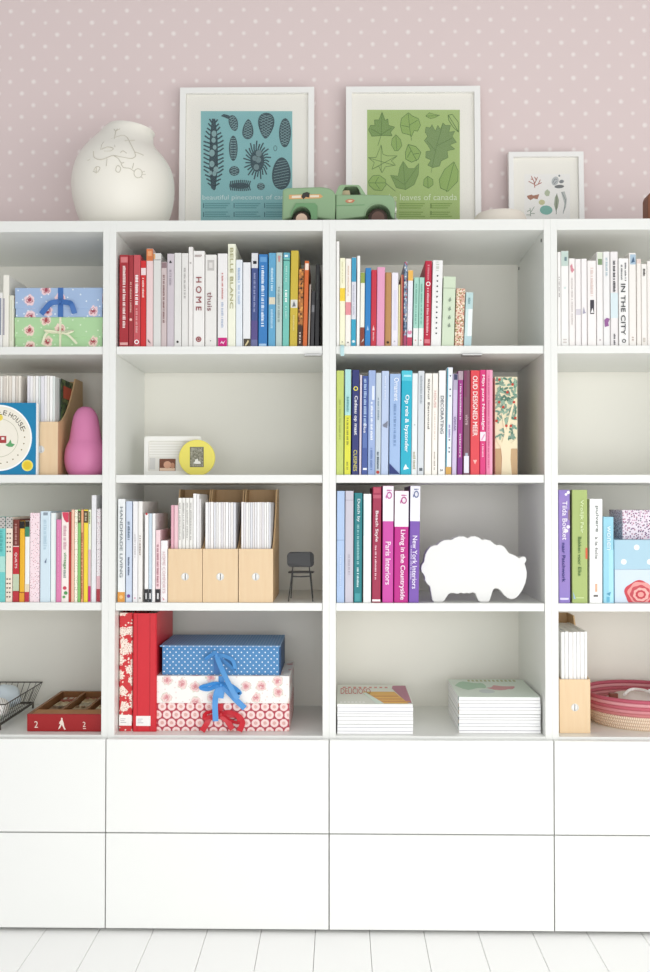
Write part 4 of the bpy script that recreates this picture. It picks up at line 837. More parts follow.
# ------------------------------------------------------------------ magazine piles on the bottom shelf of the third section
def pile(xa, xb, yb, ytop, n, toplabel, label, group, depth, topmat, edge_left, decorate, seed):
    rng = random.Random(seed)
    Y = FL((xa + xb) / 2, yb, BOT)[1]; X0, X1 = W(xa, yb, Y)[0], W(xb, yb, Y)[0]
    H = W(xa, ytop, Y)[1] - BOT; hs = [rng.uniform(.75, 1.3) for _ in range(n)]; s = sum(hs); z = BOT + .0002
    for i in range(n):
        h = H * hs[i] / s; top = i == n - 1; w = X1 - X0
        ox = rng.uniform(.0, .0012) if not top else 0
        r = thing('magazine', (X0 + ox, Y + rng.uniform(0, .001), z), toplabel if top else label, 'magazine', None if top else group)
        cm = topmat if top else mat(rng.choice(['#d5d5d3', '#c6c9c4', '#dcdcdc', '#cfcfd6']), .4)
        bx('pages', mat('#f5f5f5', .7), r, .0005, w - .0005, .0004, depth - .001, .0004, h - .0014)
        bx('cover', cm, r, 0, w, 0, depth, h - .0013, h - .0002)
        if edge_left: bx('spine', mat(rng.choice(['#e9e4dc', '#8d6a6a', '#4a5a78', '#c9b49a', '#dfe8e2', '#5f8a86']), .4), r, -.0006, -.0001, 0, .012, 0, h - .0002)
        if top: decorate(r, w, h, depth)
        z += h
def deco1(r, w, h, d):
    bm = B(); text_into(bm, 'DELICIOSO', lambda a, b: (w * (.05 + .42 * a), d * (.50 + .30 * b), h + .0002)); build('cover_title', bm, mat('#d4574e'), r)
    bm = B()
    for i in range(9): box(bm, w * (.08 + i * .075), w * (.12 + i * .075), d * .82, d * .88, h, h + .0003)
    build('cover_headline', bm, mat('#dd8a80'), r)
    bm = B(); prism(bm, [(w * a, d * b) for a, b in ((.58, .03), (.95, .03), (.80, .62), (.36, .62), (.37, .5))], h - .0001, h + .0002, 'z'); ph = build('cover_picture', bm, mat('#edb34c'), r)
    bm = B()
    for k_, (a, b) in enumerate(((.42, .36), (.46, .22), (.56, .1))): prism(bm, [(w * a, d * b), (w * (a + .42), d * b), (w * (a + .41), d * (b + .05)), (w * a, d * (b + .05))], h + .0001, h + .0004, 'z')
    build('picture_stripe', bm, mat('#dd9247'), ph)
    bm = B(); prism(bm, [(w * a, d * b) for a, b in ((.82, .60), (.93, .08), (.99, .05), (.985, .95), (.80, .95), (.78, .8))], h - .0001, h + .0003, 'z'); build('cover_picture', bm, mat('#b8708a'), r)
    bm = B(); prism(bm, [(w * a, d * b) for a, b in ((.36, .55), (.40, .58), (.62, .03), (.52, .03))], h + .0001, h + .0005, 'z'); build('picture_edge', bm, mat('#dfeee4'), ph)
    bm = B()
    for i in range(7): box(bm, w * (.04 + i * .05), w * (.07 + i * .05), d * .06, d * .11, h, h + .0003)
    build('cover_small_print', bm, mat('#f6f6f4'), r)
pile(337, 413, 734.3, 704, 9, 'magazine with DELICIOSO and golden food on its cover, topmost of its pile', 'white page edged magazine in the pile below the golden food cover', 'magazines under the golden food cover', .275, mat('#dde0d6', .35), False, deco1, 3)
def deco2(r, w, h, d):
    bm = B(); prism(bm, [(w * (.62 + .17 * math.cos(a) + .03 * math.sin(3 * a)), d * (.50 + .11 * math.sin(a) + .03 * math.sin(4 * a))) for a in [i * .314 for i in range(20)]], h - .0001, h + .0002, 'z'); build('cover_picture', bm, mat('#d99aa0'), r)
    bm = B(); prism(bm, [(w * (.24 + .2 * math.cos(a)), d * (.62 + .2 * math.sin(a) + .05 * math.sin(4 * a))) for a in [i * .314 for i in range(20)]], h - .0001, h + .0002, 'z'); build('cover_foliage', bm, mat('#a9cdb2'), r)
    bm = B(); prism(bm, [(w * (.40 + .1 * math.cos(a)), d * (.3 + .1 * math.sin(a))) for a in [i * .314 for i in range(20)]], h - .0001, h + .0002, 'z'); build('cover_cup', bm, mat('#c9d2d2'), r)
    bm = B()
    for i in range(12): box(bm, w * (.25 + i * .055), w * (.28 + i * .055), d * .86, d * .95, h, h + .0003)
    build('cover_headline', bm, mat('#b5b98a'), r)
pile(458.8, 540.6, 733.6, 697, 11, 'pale mint magazine with a pink blossom on its cover, topmost of its pile', 'white page edged magazine in the pile below the pale mint cover', 'magazines under the pale mint cover', .265, mat('#d5e2d6', .35), True, deco2, 8)

# ------------------------------------------------------------------ red wooden crate
Yk = FL(60, 731.6, BOT)[1]
X0 = W(27, 725, Yk)[0]; X1 = -.6 - T - .003; wk = X1 - X0; hk = W(40, 714.3, Yk)[1] - BOT; dk = .325
r = thing('wooden_crate', (X0, Yk, BOT + .0003), 'shallow red wooden crate with brown compartments full of small prints', 'crate')
BRN = m_wood('#8a5730', '#a06a3c', 'brown_wood', .6)
RED = mat('#aa1d20', .4)
fr_ = bx('front_board', RED, r, 0, wk, 0, .010, 0, hk, bevel=.0008)
bx('rear_board', BRN, r, 0, wk, dk - .010, dk, 0, hk)
for x in (0, wk - .009): bx('side_board', BRN, r, x, x + .009, .0102, dk - .0102, 0, hk)
bx('rim_board', m_wood('#a8682f', '#b9783a', 'orange_wood', .6), r, .0092, wk - .0092, .0102, .066, hk - .008, hk - .001)
bx('base_board', mat('#5d3a24'), r, .0092, wk - .0092, .0662, dk - .0102, 0, .006)
for f_ in (.34, .66): bx('divider', BRN, r, wk * f_, wk * f_ + .008, .0662, dk - .0102, .0062, hk - .002)
rng = random.Random(11); PIC = ['#c9ab7e', '#8f6a45', '#d8c39a', '#a5503a', '#6f5a3f', '#b79a70', '#cfc4a8']
n_ = 0
for c in range(3):
    xa, xb = wk * (.05, .37, .69)[c] + .004, wk * (.33, .65, .96)[c] - .004
    for q in range(4):
        ya = .075 + q * .058; bm = B(); yb_ = ya + .05
        box(bm, xa + rng.uniform(0, .006), xb - rng.uniform(0, .006), ya, yb_, .0063, hk - .012 - rng.uniform(0, .006))
        o = build('print_block', bm, mat(PIC[(c * 4 + q) % 7]), None, bevel=.001); o.location = (X0, Yk, BOT + .0003)
        tag(o, 'small brown and cream printed block lying in a compartment of the red crate', 'printed block', 'blocks in the red crate')
        bm = B(); 
        for j in range(3): box(bm, xa + .010 + j * .016, xa + .018 + j * .018, ya + .012 + rng.uniform(0, .012), ya + .034, hk - .0125, hk - .0112)
        build('printed_mark', bm, mat(PIC[(c * 4 + q + 3) % 7]), o)
def cmark(pts, px, py):
    X, Z = W(px, py, Yk); X -= X0; Z -= BOT
    return [(X + a * .001, Z + b * .001) for a, b in pts]
CRM = mat('#f1ded0')
bm = B(); X, Z = W(36.2, 724.5, Yk); text_into(bm, '2', lambda a, b: (X - X0 - .005 + .010 * a, -.0006, Z - BOT - .009 + .018 * b)); build('front_number', bm, CRM, fr_)
bm = B(); X, Z = W(84.2, 724.8, Yk); text_into(bm, '2', lambda a, b: (X - X0 - .004 + .008 * a, -.0006, Z - BOT - .006 + .014 * b)); box(bm, X - X0 - .003, X - X0 + .005, -.0008, .0, Z - BOT - .0115, Z - BOT - .0095); build('front_number', bm, CRM, fr_)
bm = B(); prism(bm, cmark([(-1, 17), (3, 16), (3, 11), (6, 3), (8, -8), (12, -15), (8, -16), (4, -8), (1, -2), (-4, -12), (-9, -15), (-7, -9), (-3, -1), (-7, 2), (-9, -1), (-4, 7), (-1, 11)], 61.5, 724), -.0008, -.0001); build('front_figure', bm, CRM, fr_)

# ------------------------------------------------------------------ wire basket with cloths
yB, yF = .335, .05
xR = W(33, 701, yB)[0]; zbk = .016; xL = xR - .235
px_, pz_ = W(42.3, 682.2, yB + .022); hb_ = pz_ - BOT; fx = px_ - xR
r = thing('wire_basket', (xR, 0, BOT), 'dark wire basket with flared sides beside the red crate', 'basket')
WIRE = mat('#4b463f', .4, .5, .6)
Xr = xL - xR
rim = [(fx, yB + .022, hb_), (fx, yF - .022, hb_), (Xr - fx, yF - .022, hb_), (Xr - fx, yB + .022, hb_)]
bot = [(0, yB, zbk), (0, yF, zbk), (Xr, yF, zbk), (Xr, yB, zbk)]
def loop_tube(P, r0):
    bm = B()
    for i in range(4): tube(bm, [P[i], P[(i + 1) % 4]], r0, 8)
    return bm
build('rim', loop_tube(rim, .0017), WIRE, r)
build('base_ring', loop_tube(bot, .0036), WIRE, r)
for e in range(4):
    bm = B(); p = bot[e]; tube(bm, [(p[0], p[1], zbk), (p[0], p[1], .0004)], .003, 8); build('foot', bm, WIRE, r)
bm = B()
for e in range(4):
    a, b = Vector(rim[e]), Vector(rim[(e + 1) % 4]); c, d = Vector(bot[e]), Vector(bot[(e + 1) % 4])
    n_ = 15
    for i in range(n_ + 1):
        t_ = i / n_; tube(bm, [a.lerp(b, t_), c.lerp(d, t_)], .0008, 5)
for i in range(1, 12):
    t_ = i / 12; tube(bm, [Vector(bot[0]).lerp(Vector(bot[3]), t_), Vector(bot[1]).lerp(Vector(bot[2]), t_)], .0008, 5)
build('wire_mesh', bm, WIRE, r)
def lump(name, c, rx, ry, rz, mt, seed, amp=.12):
    bm = B(); bmesh.ops.create_icosphere(bm, subdivisions=4, radius=1)
    rg = random.Random(seed); ph = [rg.uniform(0, 6) for _ in range(6)]
    for v in bm.verts:
        p = v.co.copy(); k_ = 1 + amp * (math.sin(4 * p.x + ph[0]) * math.sin(3 * p.y + ph[1]) + .7 * math.sin(7 * p.z + ph[2] + 3 * p.x))
        v.co = Vector((p.x * rx * k_, p.y * ry * k_, max(-rz * .72, p.z * rz * k_)))
    o = build(name, bm, mt, smooth=True, loc=(c[0], c[1], c[2] + rz * .72)); return o
t = NT('striped_cloth', .8); u_, v_ = t.uv()
STR = t.done(t.mix(t.math('LESS_THAN', t.math('FRACT', t.math('MULTIPLY', t.math('ADD', u_, t.math('MULTIPLY', v_, .5)), 130)), .3), '#f1efea', '#b9b6b2'))
px1 = W(6.5, 711, yF + .06)
o = lump('cloth', (xR - .036, yF + .09, BOT + zbk + .0065), .030, .040, .026, STR, 4, .08); tag(o, 'folded white striped cloth with a red motif in the wire basket', 'cloth')
bm = B(); q = W(6.8, 710.5, yF + .02)
for i in range(6):
    a = i * math.pi / 3; disc(bm, .006 + .0042 * math.cos(a), .008 + .0042 * math.sin(a), .0034, -.044, -.034, 10)
build('motif', bm, mat('#b3304a'), o)
o = lump('cloth', (xR - .056, yF + .20, BOT + zbk + .0065), .045, .045, .036, mat('#d3e0e8', .8), 9, .1); tag(o, 'crumpled pale blue cloth at the back of the wire basket', 'cloth')

# ------------------------------------------------------------------ coiled rope basket
zr_ = .064; 
xcb = .855; ycb = .195; RX = .155
X1_ = 1.2 - T
a = W(589.8, 700, ycb)
r = thing('coiled_basket', (0, 0, 0), 'round coiled rope basket, pink above and cream below', 'basket')
cbx, cby = W(641, 700, .20)[0], .20
RX = cbx - W(586, 700, .19)[0]; RY = .158
r.location = (cbx, cby, BOT + .0003)
tot_h = W(641, 702, cby - RY)[1] - BOT
n_co = 9; dz = tot_h / n_co
STITCH = NT('stitched_cream_rope', .8); u_, v_ = STITCH.uv()
CRO = STITCH.done(STITCH.mix(STITCH.math('LESS_THAN', STITCH.math('FRACT', STITCH.math('MULTIPLY', STITCH.math('ADD', u_, STITCH.math('MULTIPLY', v_, .35)), 210)), .26), '#f0dcc0', '#b98a78'))
PKS = ['#cf7a7c', '#d98a90', '#c8606f', '#dd959c', '#c2586c']
for i in range(n_co):
    z = dz * (i + .5) + .002; f_ = .86 + .14 * math.sin((i + .5) / n_co * math.pi * .55)
    bm = B(); rings(bm, [[((RX * f_ + dz * .58 * math.cos(b)) * math.cos(t_), (RY * f_ + dz * .58 * math.cos(b)) * math.sin(t_), z + dz * .56 * math.sin(b)) for b in [j * math.pi / 5 for j in range(10)]] for t_ in [k_ * math.pi / 40 for k_ in range(80)]], cap0=False, closed=True)
    build('coil', bm, CRO if i < 4 else mat(PKS[i - 4], .75), r, smooth=True)
bm = B(); prism(bm, [(RX * .88 * math.cos(i * math.pi / 24), RY * .88 * math.sin(i * math.pi / 24)) for i in range(48)], .0, .006, 'z'); build('base', bm, mat('#e6cdb0', .8), r)
Zin = BOT + .0068
p0 = FL(615, 703, Zin + .045)
# white cord and brown wooden peg lying inside on a folded cloth
o = lump('cloth', (cbx - .005, cby + .015, Zin), .112, .105, .041, mat('#e9dcd6', .8), 6, .07); tag(o, 'cream cloth folded flat inside the coiled basket', 'cloth')
zz_ = Zin + .041 * 1.72 + .005
P_ = smooth_line([(-.045, -.02, 0), (-.02, .02, .004), (.0, .03, .006), (.02, .0, .008), (.035, -.03, .004), (.05, -.01, .002), (.06, .02, .004), (.04, .03, .002)], 8)
bm = B(); tube(bm, P_, .0042, 8); o = build('cord', bm, mat('#f6f4f2', .5), smooth=True, loc=(cbx - .015, cby - .02, zz_)); tag(o, 'white cord coiled loosely on the cloth in the coiled basket', 'cord')
o = bx('wooden_peg', mat('#8a4a3a'), None, -.012, .012, -.008, .008, 0, .014, bevel=.002); o.location = (cbx - .088, cby - .03, zz_ - .012); tag(o, 'small brown wooden peg beside the white cord in the coiled basket', 'peg')

# ------------------------------------------------------------------ on top: vase
Yv = .20; zt0 = TOP
vp = [(130.5, 108, 154.6), (133.5, 103.5, 153.4), (138, 98.5, 152.4), (143, 93, 152.9), (150, 86.5, 156.5), (160, 79.5, 165), (170, 75.5, 170.8), (180, 73.3, 173.3), (190, 73, 173.8), (200, 74, 173), (210, 76.5, 171), (219, 79.5, 168)]
cx0 = W(123.6, 190, Yv)[0]
prof = []
for y, l, r_ in vp:
    a, z = W(l, y, Yv); b, _ = W(r_, y, Yv); prof.append(((a + b) / 2 - cx0, (b - a) / 2, z - zt0))
zl = prof[-1][2]
for f_, rf in ((.6, .90), (.25, .76), (0, .62)): prof.append((prof[11][0] * f_, prof[11][1] * rf, zl * f_))
prof = prof[::-1]
V_ = thing('vase', (cx0, Yv, zt0 + .0003), 'white round bellied vase with a lopsided neck and drawn branches', 'vase')
sp_ = smooth_line([(c, r_, z) for c, r_, z in prof], 5)
def tl(z):
    t_ = max(0, (z - prof[-4][2]) / (prof[-1][2] - prof[-4][2])); return -.0085 * t_ * t_
N = 48; RS = []
for p in sp_: RS.append([(p.x + p.y * math.cos(2 * math.pi * i / N), p.y * math.sin(2 * math.pi * i / N), p.z + tl(p.z) * math.cos(2 * math.pi * i / N)) for i in range(N)])
p = sp_[-1]
for k_, dz_ in ((.985, .0012), (.95, .0010), (.93, -.012), (.95, -.05)):
    RS.append([(p.x + p.y * k_ * math.cos(2 * math.pi * i / N), p.y * k_ * math.sin(2 * math.pi * i / N), p.z + dz_ + tl(p.z) * math.cos(2 * math.pi * i / N)) for i in range(N)])
VW = mat('#f0ece0', .4, .35)
bm = B(); rings(bm, RS, N, True, True); build('body', bm, VW, V_, smooth=True)
def on_vase(px, py):
    X, Z = W(px, py, Yv - .1); X -= cx0; Z -= zt0
    q = min(sp_, key=lambda s: abs(s.z - Z)); dx = max(-.98, min(.98, (X - q.x) / q.y))
    Y = -q.y * math.sqrt(1 - dx * dx)
    X, Z = W(px, py, Yv + Y); X -= cx0; Z -= zt0
    q = min(sp_, key=lambda s: abs(s.z - Z)); dx = max(-.98, min(.98, (X - q.x) / q.y))
    return (X, -q.y * math.sqrt(1 - dx * dx) - .0003, Z)
def vz(x, y): return on_vase(65 + x / 5.652, 110 + y / 5.652)
INK = mat('#c9c4b4', .6)
def vline(pts, r0=.0011): bm = B(); tube(bm, smooth_line([vz(*p) for p in pts], 5), r0, 5); build('drawn_branch', bm, INK, V_)
for ln in ([(165, 240), (170, 275), (205, 285), (240, 275), (275, 262), (320, 268), (375, 275), (400, 262), (398, 240), (445, 258)], [(205, 230), (212, 200), (235, 172), (275, 160), (320, 145), (350, 155), (375, 200), (395, 240)], [(285, 215), (280, 170), (285, 130), (295, 105)], [(285, 120), (310, 105)], [(285, 120), (275, 105)], [(212, 228), (245, 215), (275, 222), (262, 236), (225, 238)], [(315, 245), (330, 235), (350, 248)], [(275, 262), (300, 275), (318, 300), (335, 298)], [(318, 305), (330, 325), (365, 330), (388, 345)], [(380, 330), (388, 300)], [(240, 280), (235, 320)], [(165, 345), (180, 325), (200, 330), (185, 355), (160, 350)], [(180, 330), (178, 362)], [(290, 325), (300, 315), (315, 330), (305, 352), (288, 345), (290, 325)]): vline(ln)
vline([(412 + 23 * math.cos(a), 356 + 25 * math.sin(a)) for a in [i * .5236 for i in range(13)]])
for a, b in (((435, 350), (450, 345)), ((436, 362), (455, 362)), ((425, 376), (440, 384)), ((340, 178), (355, 172)), ((365, 172), (395, 172)), ((130, 290), (145, 285))): vline([a, b], .0008)

# ------------------------------------------------------------------ picture frames leaning on the wall
GLASS = bpy.data.materials.new('picture_glass'); GLASS.use_nodes = True
nt = GLASS.node_tree; nt.nodes.clear(); out = nt.nodes.new('ShaderNodeOutputMaterial'); mx = nt.nodes.new('ShaderNodeMixShader'); tr = nt.nodes.new('ShaderNodeBsdfTransparent'); gl = nt.nodes.new('ShaderNodeBsdfGlossy'); fz = nt.nodes.new('ShaderNodeFresnel')
gl.inputs['Roughness'].default_value = .05; fz.inputs[0].default_value = 1.2
nt.links.new(fz.outputs[0], mx.inputs[0]); nt.links.new(tr.outputs[0], mx.inputs[1]); nt.links.new(gl.outputs[0], mx.inputs[2]); nt.links.new(mx.outputs[0], out.inputs[0])
LEAN = math.radians(2.6)
class Frame:
    def __init__(s, xl, xr, yt, border, label, Y):
        s.Y = Y; s.X0 = W(xl, yt + 60, Y)[0]; s.X1 = W(xr, yt + 60, Y)[0]
        s.org = Vector((s.X0, Y, TOP + .0003)); s.n = Vector((0, -math.cos(LEAN), math.sin(LEAN))); s.v = Vector((0, math.sin(LEAN), math.cos(LEAN)))
        s.root = thing('picture_frame', s.org, label, 'picture', 'framed prints on top of the bookcases', (-LEAN, 0, 0))
        s.w = s.X1 - s.X0; s.h = s.uv((xl + xr) / 2, yt)[1]
        b = border
        bm = B(); ringwall(bm, [(0, 0), (s.w, 0), (s.w, s.h), (0, s.h)], [(b, b), (s.w - b, b), (s.w - b, s.h - b), (b, s.h - b)], 0, .022)
        build('frame', bm, mat('#f4f3ef', .35), s.root, bevel=.0008)
        bx('mat_board', mat('#f7f4ea', .7), s.root, b + .0003, s.w - b - .0003, .012, .0139, b + .0003, s.h - b - .0003)
        bx('rear_board', mat('#b9a98c', .8), s.root, b + .0003, s.w - b - .0003, .016, .0215, b + .0003, s.h - b - .0003)
        bx('glass', GLASS, s.root, b + .0004, s.w - b - .0004, .0040, .0055, b + .0004, s.h - b - .0004)
    def uv(s, px, py, y=0.):
        d = ray(px, py); o = s.org - s.n * y; t_ = (o - CAM).dot(s.n) / d.dot(s.n); p = CAM + d * t_ - o
        return p.x, p.dot(s.v)
    def poly(s, name, pts, m_, parent=None, k=1, hi=.0114):
        bm = B(); q = [s.uv(*p, hi) for p in pts]; prism(bm, q, hi - .0002 * k, hi + .0003); return build(name, bm, mat(m_, .7) if isinstance(m_, str) else m_, parent or s.root)
    def strokes(s, name, lines, wd, m_, parent=None, k=2, hi=.0114):
        """lines in pixels drawn as thin flat strokes, wd in pixels"""
        bm = B()
        for L in lines:
            for (ax, ay), (bx_, by) in zip(L, L[1:]):
                dx, dy = bx_ - ax, by - ay; l = math.hypot(dx, dy) or 1; nx, ny = -dy / l * wd / 2, dx / l * wd / 2
                q = [s.uv(*p, hi) for p in ((ax + nx, ay + ny), (bx_ + nx, by + ny), (bx_ - nx, by - ny), (ax - nx, ay - ny))]
                prism(bm, q, hi - .0002 * k, hi + .0001)
        return build(name, bm, mat(m_, .7), parent or s.root)
    def words(s, txt, x0, x1, y0, y1, m_, hi=.0114):
        bm = B(); a, b = s.uv(x0, y1, hi), s.uv(x1, y0, hi)
        text_into(bm, txt, lambda u, v: (a[0] + (b[0] - a[0]) * u, hi - .0006, a[1] + (b[1] - a[1]) * v)); return build('print_lettering', bm, mat(m_, .7), s.root)
def ell(cx, cy, rx, ry, rot=0, n=22, taper=0, wob=0):
    out = []
    for i in range(n):
        a = 2 * math.pi * i / n; x, y = rx * math.cos(a), ry * math.sin(a); x *= 1 - taper * (y / ry)
        k_ = 1 + wob * (i % 2); x *= k_; y *= k_
        c, s_ = math.cos(rot), math.sin(rot); out.append((cx + x * c - y * s_, cy + x * s_ + y * c))
    return out
# --- the blue print
A1 = Frame(178.5, 314, 87, .0185, 'white framed turquoise print of dark pine cones, beside the vase', .335)
def q1(x, y): return 195 + x * .16154, 105 + y * .16154
A1.poly('print', [q1(36, 38), q1(602, 38), q1(602, 840), q1(36, 840)], '#8cc4c6', k=1, hi=.0118)
DK = '#4a5f66'; LT = '#8fb3b4'
def cone(c, rx, ry, rot, taper=0, lines=7, slant=.5, cross=True):
    cx, cy = q1(*c); rx *= .16154; ry *= .16154
    o = A1.poly('cone_drawing', ell(cx, cy, rx, ry, rot, 24, taper), DK)
    L = []
    for i in range(lines):
        t_ = -.8 + 1.6 * i / (lines - 1); hw = math.sqrt(max(0, 1 - t_ * t_)) * .8
        for sg in ((1, -1) if cross else (1,)):
            pa, pb = (-hw * rx, ry * t_ - sg * slant * hw * rx), (hw * rx, ry * t_ + sg * slant * hw * rx)
            cs, sn = math.cos(rot), math.sin(rot)
            P_ = []
            for x, y in (pa, pb):
                kk = math.sqrt((x / rx) ** 2 + (y / ry) ** 2)
                if kk > .93: x, y = x * .93 / kk, y * .93 / kk
                x *= 1 - taper * y / ry
                P_.append((cx + x * cs - y * sn, cy + x * sn + y * cs))
            L.append(P_)
    A1.strokes('scale_lines', L, .42, LT, o)
cone((238, 112), 28, 50, -.25, .1, 6, .6); A1.poly('cone_drawing', [q1(*p) for p in ((160, 68), (178, 56), (205, 62), (228, 75), (215, 90), (190, 80))], DK)
cone((328, 150), 33, 62, .05, -.35, 7, .6); cone((440, 128), 48, 80, .05, .38, 8, .6); cone((557, 172), 37, 90, .02, 0, 9, .6); cone((237, 268), 27, 78, 0, 0, 9, .2, True)
cone((535, 424), 58, 100, .03, -.12, 10, -.25, False); cone((243, 408), 32, 30, 0, 0, 4, .4); cone((408, 504), 24, 22, 0, 0, 4, .4)
cx, cy = q1(497, 268); A1.strokes('seed_drawing', [ell(cx, cy, 1.6, 2.6, 0, 12) + [ell(cx, cy, 1.6, 2.6, 0, 12)[0]]], .45, DK)
# spiky cones
rg = random.Random(3)
L = []
for i in range(16):
    y = 105 + i * 26; hw = 20 + 42 * min(1, (y - 85) / 150) * min(1, (545 - y) / 130)
    for sg in (-1, 1):
        L.append([q1(115 + sg * 6, y + 8), q1(115 + sg * hw * .6, y - 2), q1(115 + sg * hw, y - 16 + rg.uniform(-6, 6))])
sp = A1.strokes('cone_drawing', L, 1.5, DK)
A1.poly('cone_core', [q1(*p) for p in ((105, 85), (125, 85), (140, 200), (142, 380), (128, 520), (118, 530), (100, 515), (88, 380), (92, 200))], DK, sp, k=2)
for i, (x, y, r0) in enumerate(((118, 178, 20), (115, 218, 17), (122, 262, 15), (105, 298, 22), (105, 365, 20), (130, 400, 20), (95, 420, 14), (120, 425, 16))):
    cx, cy = q1(x, y); A1.poly('open_scale', ell(cx, cy, r0 * .16 * .8, r0 * .16, 0, 10), LT, sp, k=3)
L = []
for i in range(26):
    a = 2 * math.pi * i / 26; ex = .92 + .16 * (i % 2); L.append([q1(385 + 22 * math.cos(a), 340 + 30 * math.sin(a) + 10), q1(385 + 55 * math.cos(a), 340 + 72 * math.sin(a)), q1(385 + 80 * ex * math.cos(a + .1), 342 + 112 * ex * math.sin(a + .1))])
sp = A1.strokes('cone_drawing', L, 1.35, DK)
cx, cy = q1(385, 345); A1.poly('cone_core', ell(cx, cy, 7, 11, 0, 16), DK, sp)
for x, y, r0 in ((395, 300, 22), (370, 330, 18), (392, 340, 20), (380, 385, 20)):
    cx, cy = q1(x, y); A1.poly('open_scale', ell(cx, cy, r0 * .14, r0 * .15, 0, 10), '#7d979a', sp, k=3)
L = []
for i in range(11):
    x = 215 + i * 12; L.append([q1(x, 500), q1(x + 8, 470 - 6 * math.sin(i * .3))]); L.append([q1(x, 502), q1(x + 8, 528 + 5 * math.sin(i * .3))])
sp = A1.strokes('cone_drawing', L, 1.2, DK); cx, cy = q1(278, 500); A1.poly('cone_core', ell(cx, cy, 10, 3, 0, 14), DK, sp)
A1.words('beautiful pinecones of canada', 202.5, 295.5, 194.6, 201.2, '#d5e8e6')
L = []
for c in range(3):
    for k_ in range(7): 
        if k_ != 3: L.append([(204.8 + c * 30.5, 203.5 + k_ * 2.15), (230 + c * 30.5 - (k_ % 3) * 2 - (c == 2) * 2, 203.5 + k_ * 2.15)])
A1.strokes('small_print', L, 1.0, '#6aa5a9')
A1.strokes('small_print_bar', [[(203.6 + c * 30.5, y), (203.6 + c * 30.5, y + 5)] for c in range(3) for y in (203, 212)], .9, '#4d7f86')
# --- the green print
A2 = Frame(346, 481.5, 86, .0185, 'white framed green print of leaves, behind the toy truck', .335)
def q2(x, y): return 360 + x * .16923, 100 + y * .16923
A2.poly('print', [q2(42, 58), q2(590, 58), q2(590, 860), q2(42, 860)], '#aec87c', k=1, hi=.0118)
OL = '#84a45f'; OD = '#64854c'
def leaf(pts, veins, fill=OL, stroke=OD, w_=.5):
    o = A2.poly('leaf_drawing', [q2(*p) for p in pts], fill) if fill else None
    A2.strokes('leaf_veins', [[q2(*p) for p in v] for v in veins] + ([[q2(*p) for p in pts + pts[:1]]]), w_, stroke, o)
leaf([(130, 72), (148, 120), (165, 112), (168, 150), (205, 160), (180, 190), (190, 212), (130, 210), (70, 215), (50, 175), (62, 150), (88, 150), (85, 118), (112, 118)], [[(130, 80), (125, 210), (105, 270)], [(125, 205), (185, 165)], [(125, 205), (65, 170)]])
leaf([(285, 75), (310, 95), (345, 110), (358, 150), (340, 185), (320, 180), (305, 215), (290, 205), (250, 195), (238, 150), (245, 110)], [[(285, 80), (295, 180), (305, 240)], [(290, 150), (340, 120)], [(292, 160), (245, 150)]], '#98b866')
leaf([(388, 95), (410, 75), (440, 85), (470, 90), (440, 105), (415, 110)], [[(390, 95), (470, 92)]], '#98b866', OD, .4)
leaf([(520, 90), (545, 85), (580, 130), (582, 190), (550, 160), (525, 120)], [[(522, 90), (580, 185)]], None, OD, .6)
leaf([(212, 205), (240, 235), (248, 270), (225, 300), (205, 300), (185, 265), (190, 230)], [[(212, 210), (218, 300)]], '#95b565')
leaf([(285, 262), (330, 275), (360, 310), (345, 350), (305, 368), (270, 350), (268, 310)], [[(285, 265), (335, 360)], [(300, 300), (280, 340)], [(315, 320), (350, 315)]], '#98b866', OD, .6)
leaf([(490, 135), (505, 150), (535, 150), (525, 190), (560, 185), (545, 215), (570, 250), (530, 265), (560, 290), (515, 300), (520, 340), (480, 360), (470, 390), (430, 400), (400, 385), (420, 355), (388, 340), (390, 305), (420, 300), (400, 265), (380, 240), (400, 215), (385, 190), (390, 160), (415, 165), (425, 145), (445, 185), (460, 150), (475, 175)], [[(490, 140), (450, 280), (420, 430)], [(455, 270), (545, 225)], [(445, 300), (395, 240)]], '#86a267', OD, .4)
leaf([(125, 265), (135, 320), (160, 330), (220, 330), (185, 360), (210, 385), (150, 395), (130, 430), (110, 390), (70, 410), (85, 370), (50, 340), (95, 340)], [[(125, 270), (125, 425)], [(60, 345), (200, 385)], [(210, 335), (80, 405)]], None, OD, .45)
leaf([(50, 480), (75, 448), (115, 445), (150, 470), (155, 500), (130, 535), (85, 532), (55, 505)], [[(55, 490), (150, 490), (210, 540)], [(90, 490), (110, 455)], [(90, 490), (115, 525)]], '#9bbb68')
leaf([(255, 362), (285, 405), (320, 405), (348, 375), (345, 440), (320, 500), (270, 530), (215, 518), (180, 445), (225, 450), (235, 400)], [[(255, 370), (268, 528)], [(265, 500), (335, 400)], [(262, 500), (195, 455)]], '#86a560', OD, .4)
leaf([(400, 450), (430, 470), (432, 500), (405, 522), (375, 505), (378, 470)], [[(400, 455), (402, 520)]], '#95b565')
leaf([(555, 365), (580, 420), (578, 480), (520, 540), (475, 520), (468, 470), (500, 410)], [[(555, 370), (510, 545)]], '#98b866', OD, .5)
A2.words('the leaves of canada', 385.5, 457, 194, 200.5, '#dbe8c4')
L = []
for c in range(3):
    for k_ in range(7):
        if k_ != 3: L.append([(368 + c * 31, 203.6 + k_ * 2.15), (394 + c * 31 - (k_ % 3) * 2 - (c == 2) * 4, 203.6 + k_ * 2.15)])
A2.strokes('small_print', L, 1.0, '#8fae5c'); A2.strokes('small_print_bar', [[(431, 204), (431, 208)], [(431, 211), (431, 215)]], .9, '#6f8f4a')
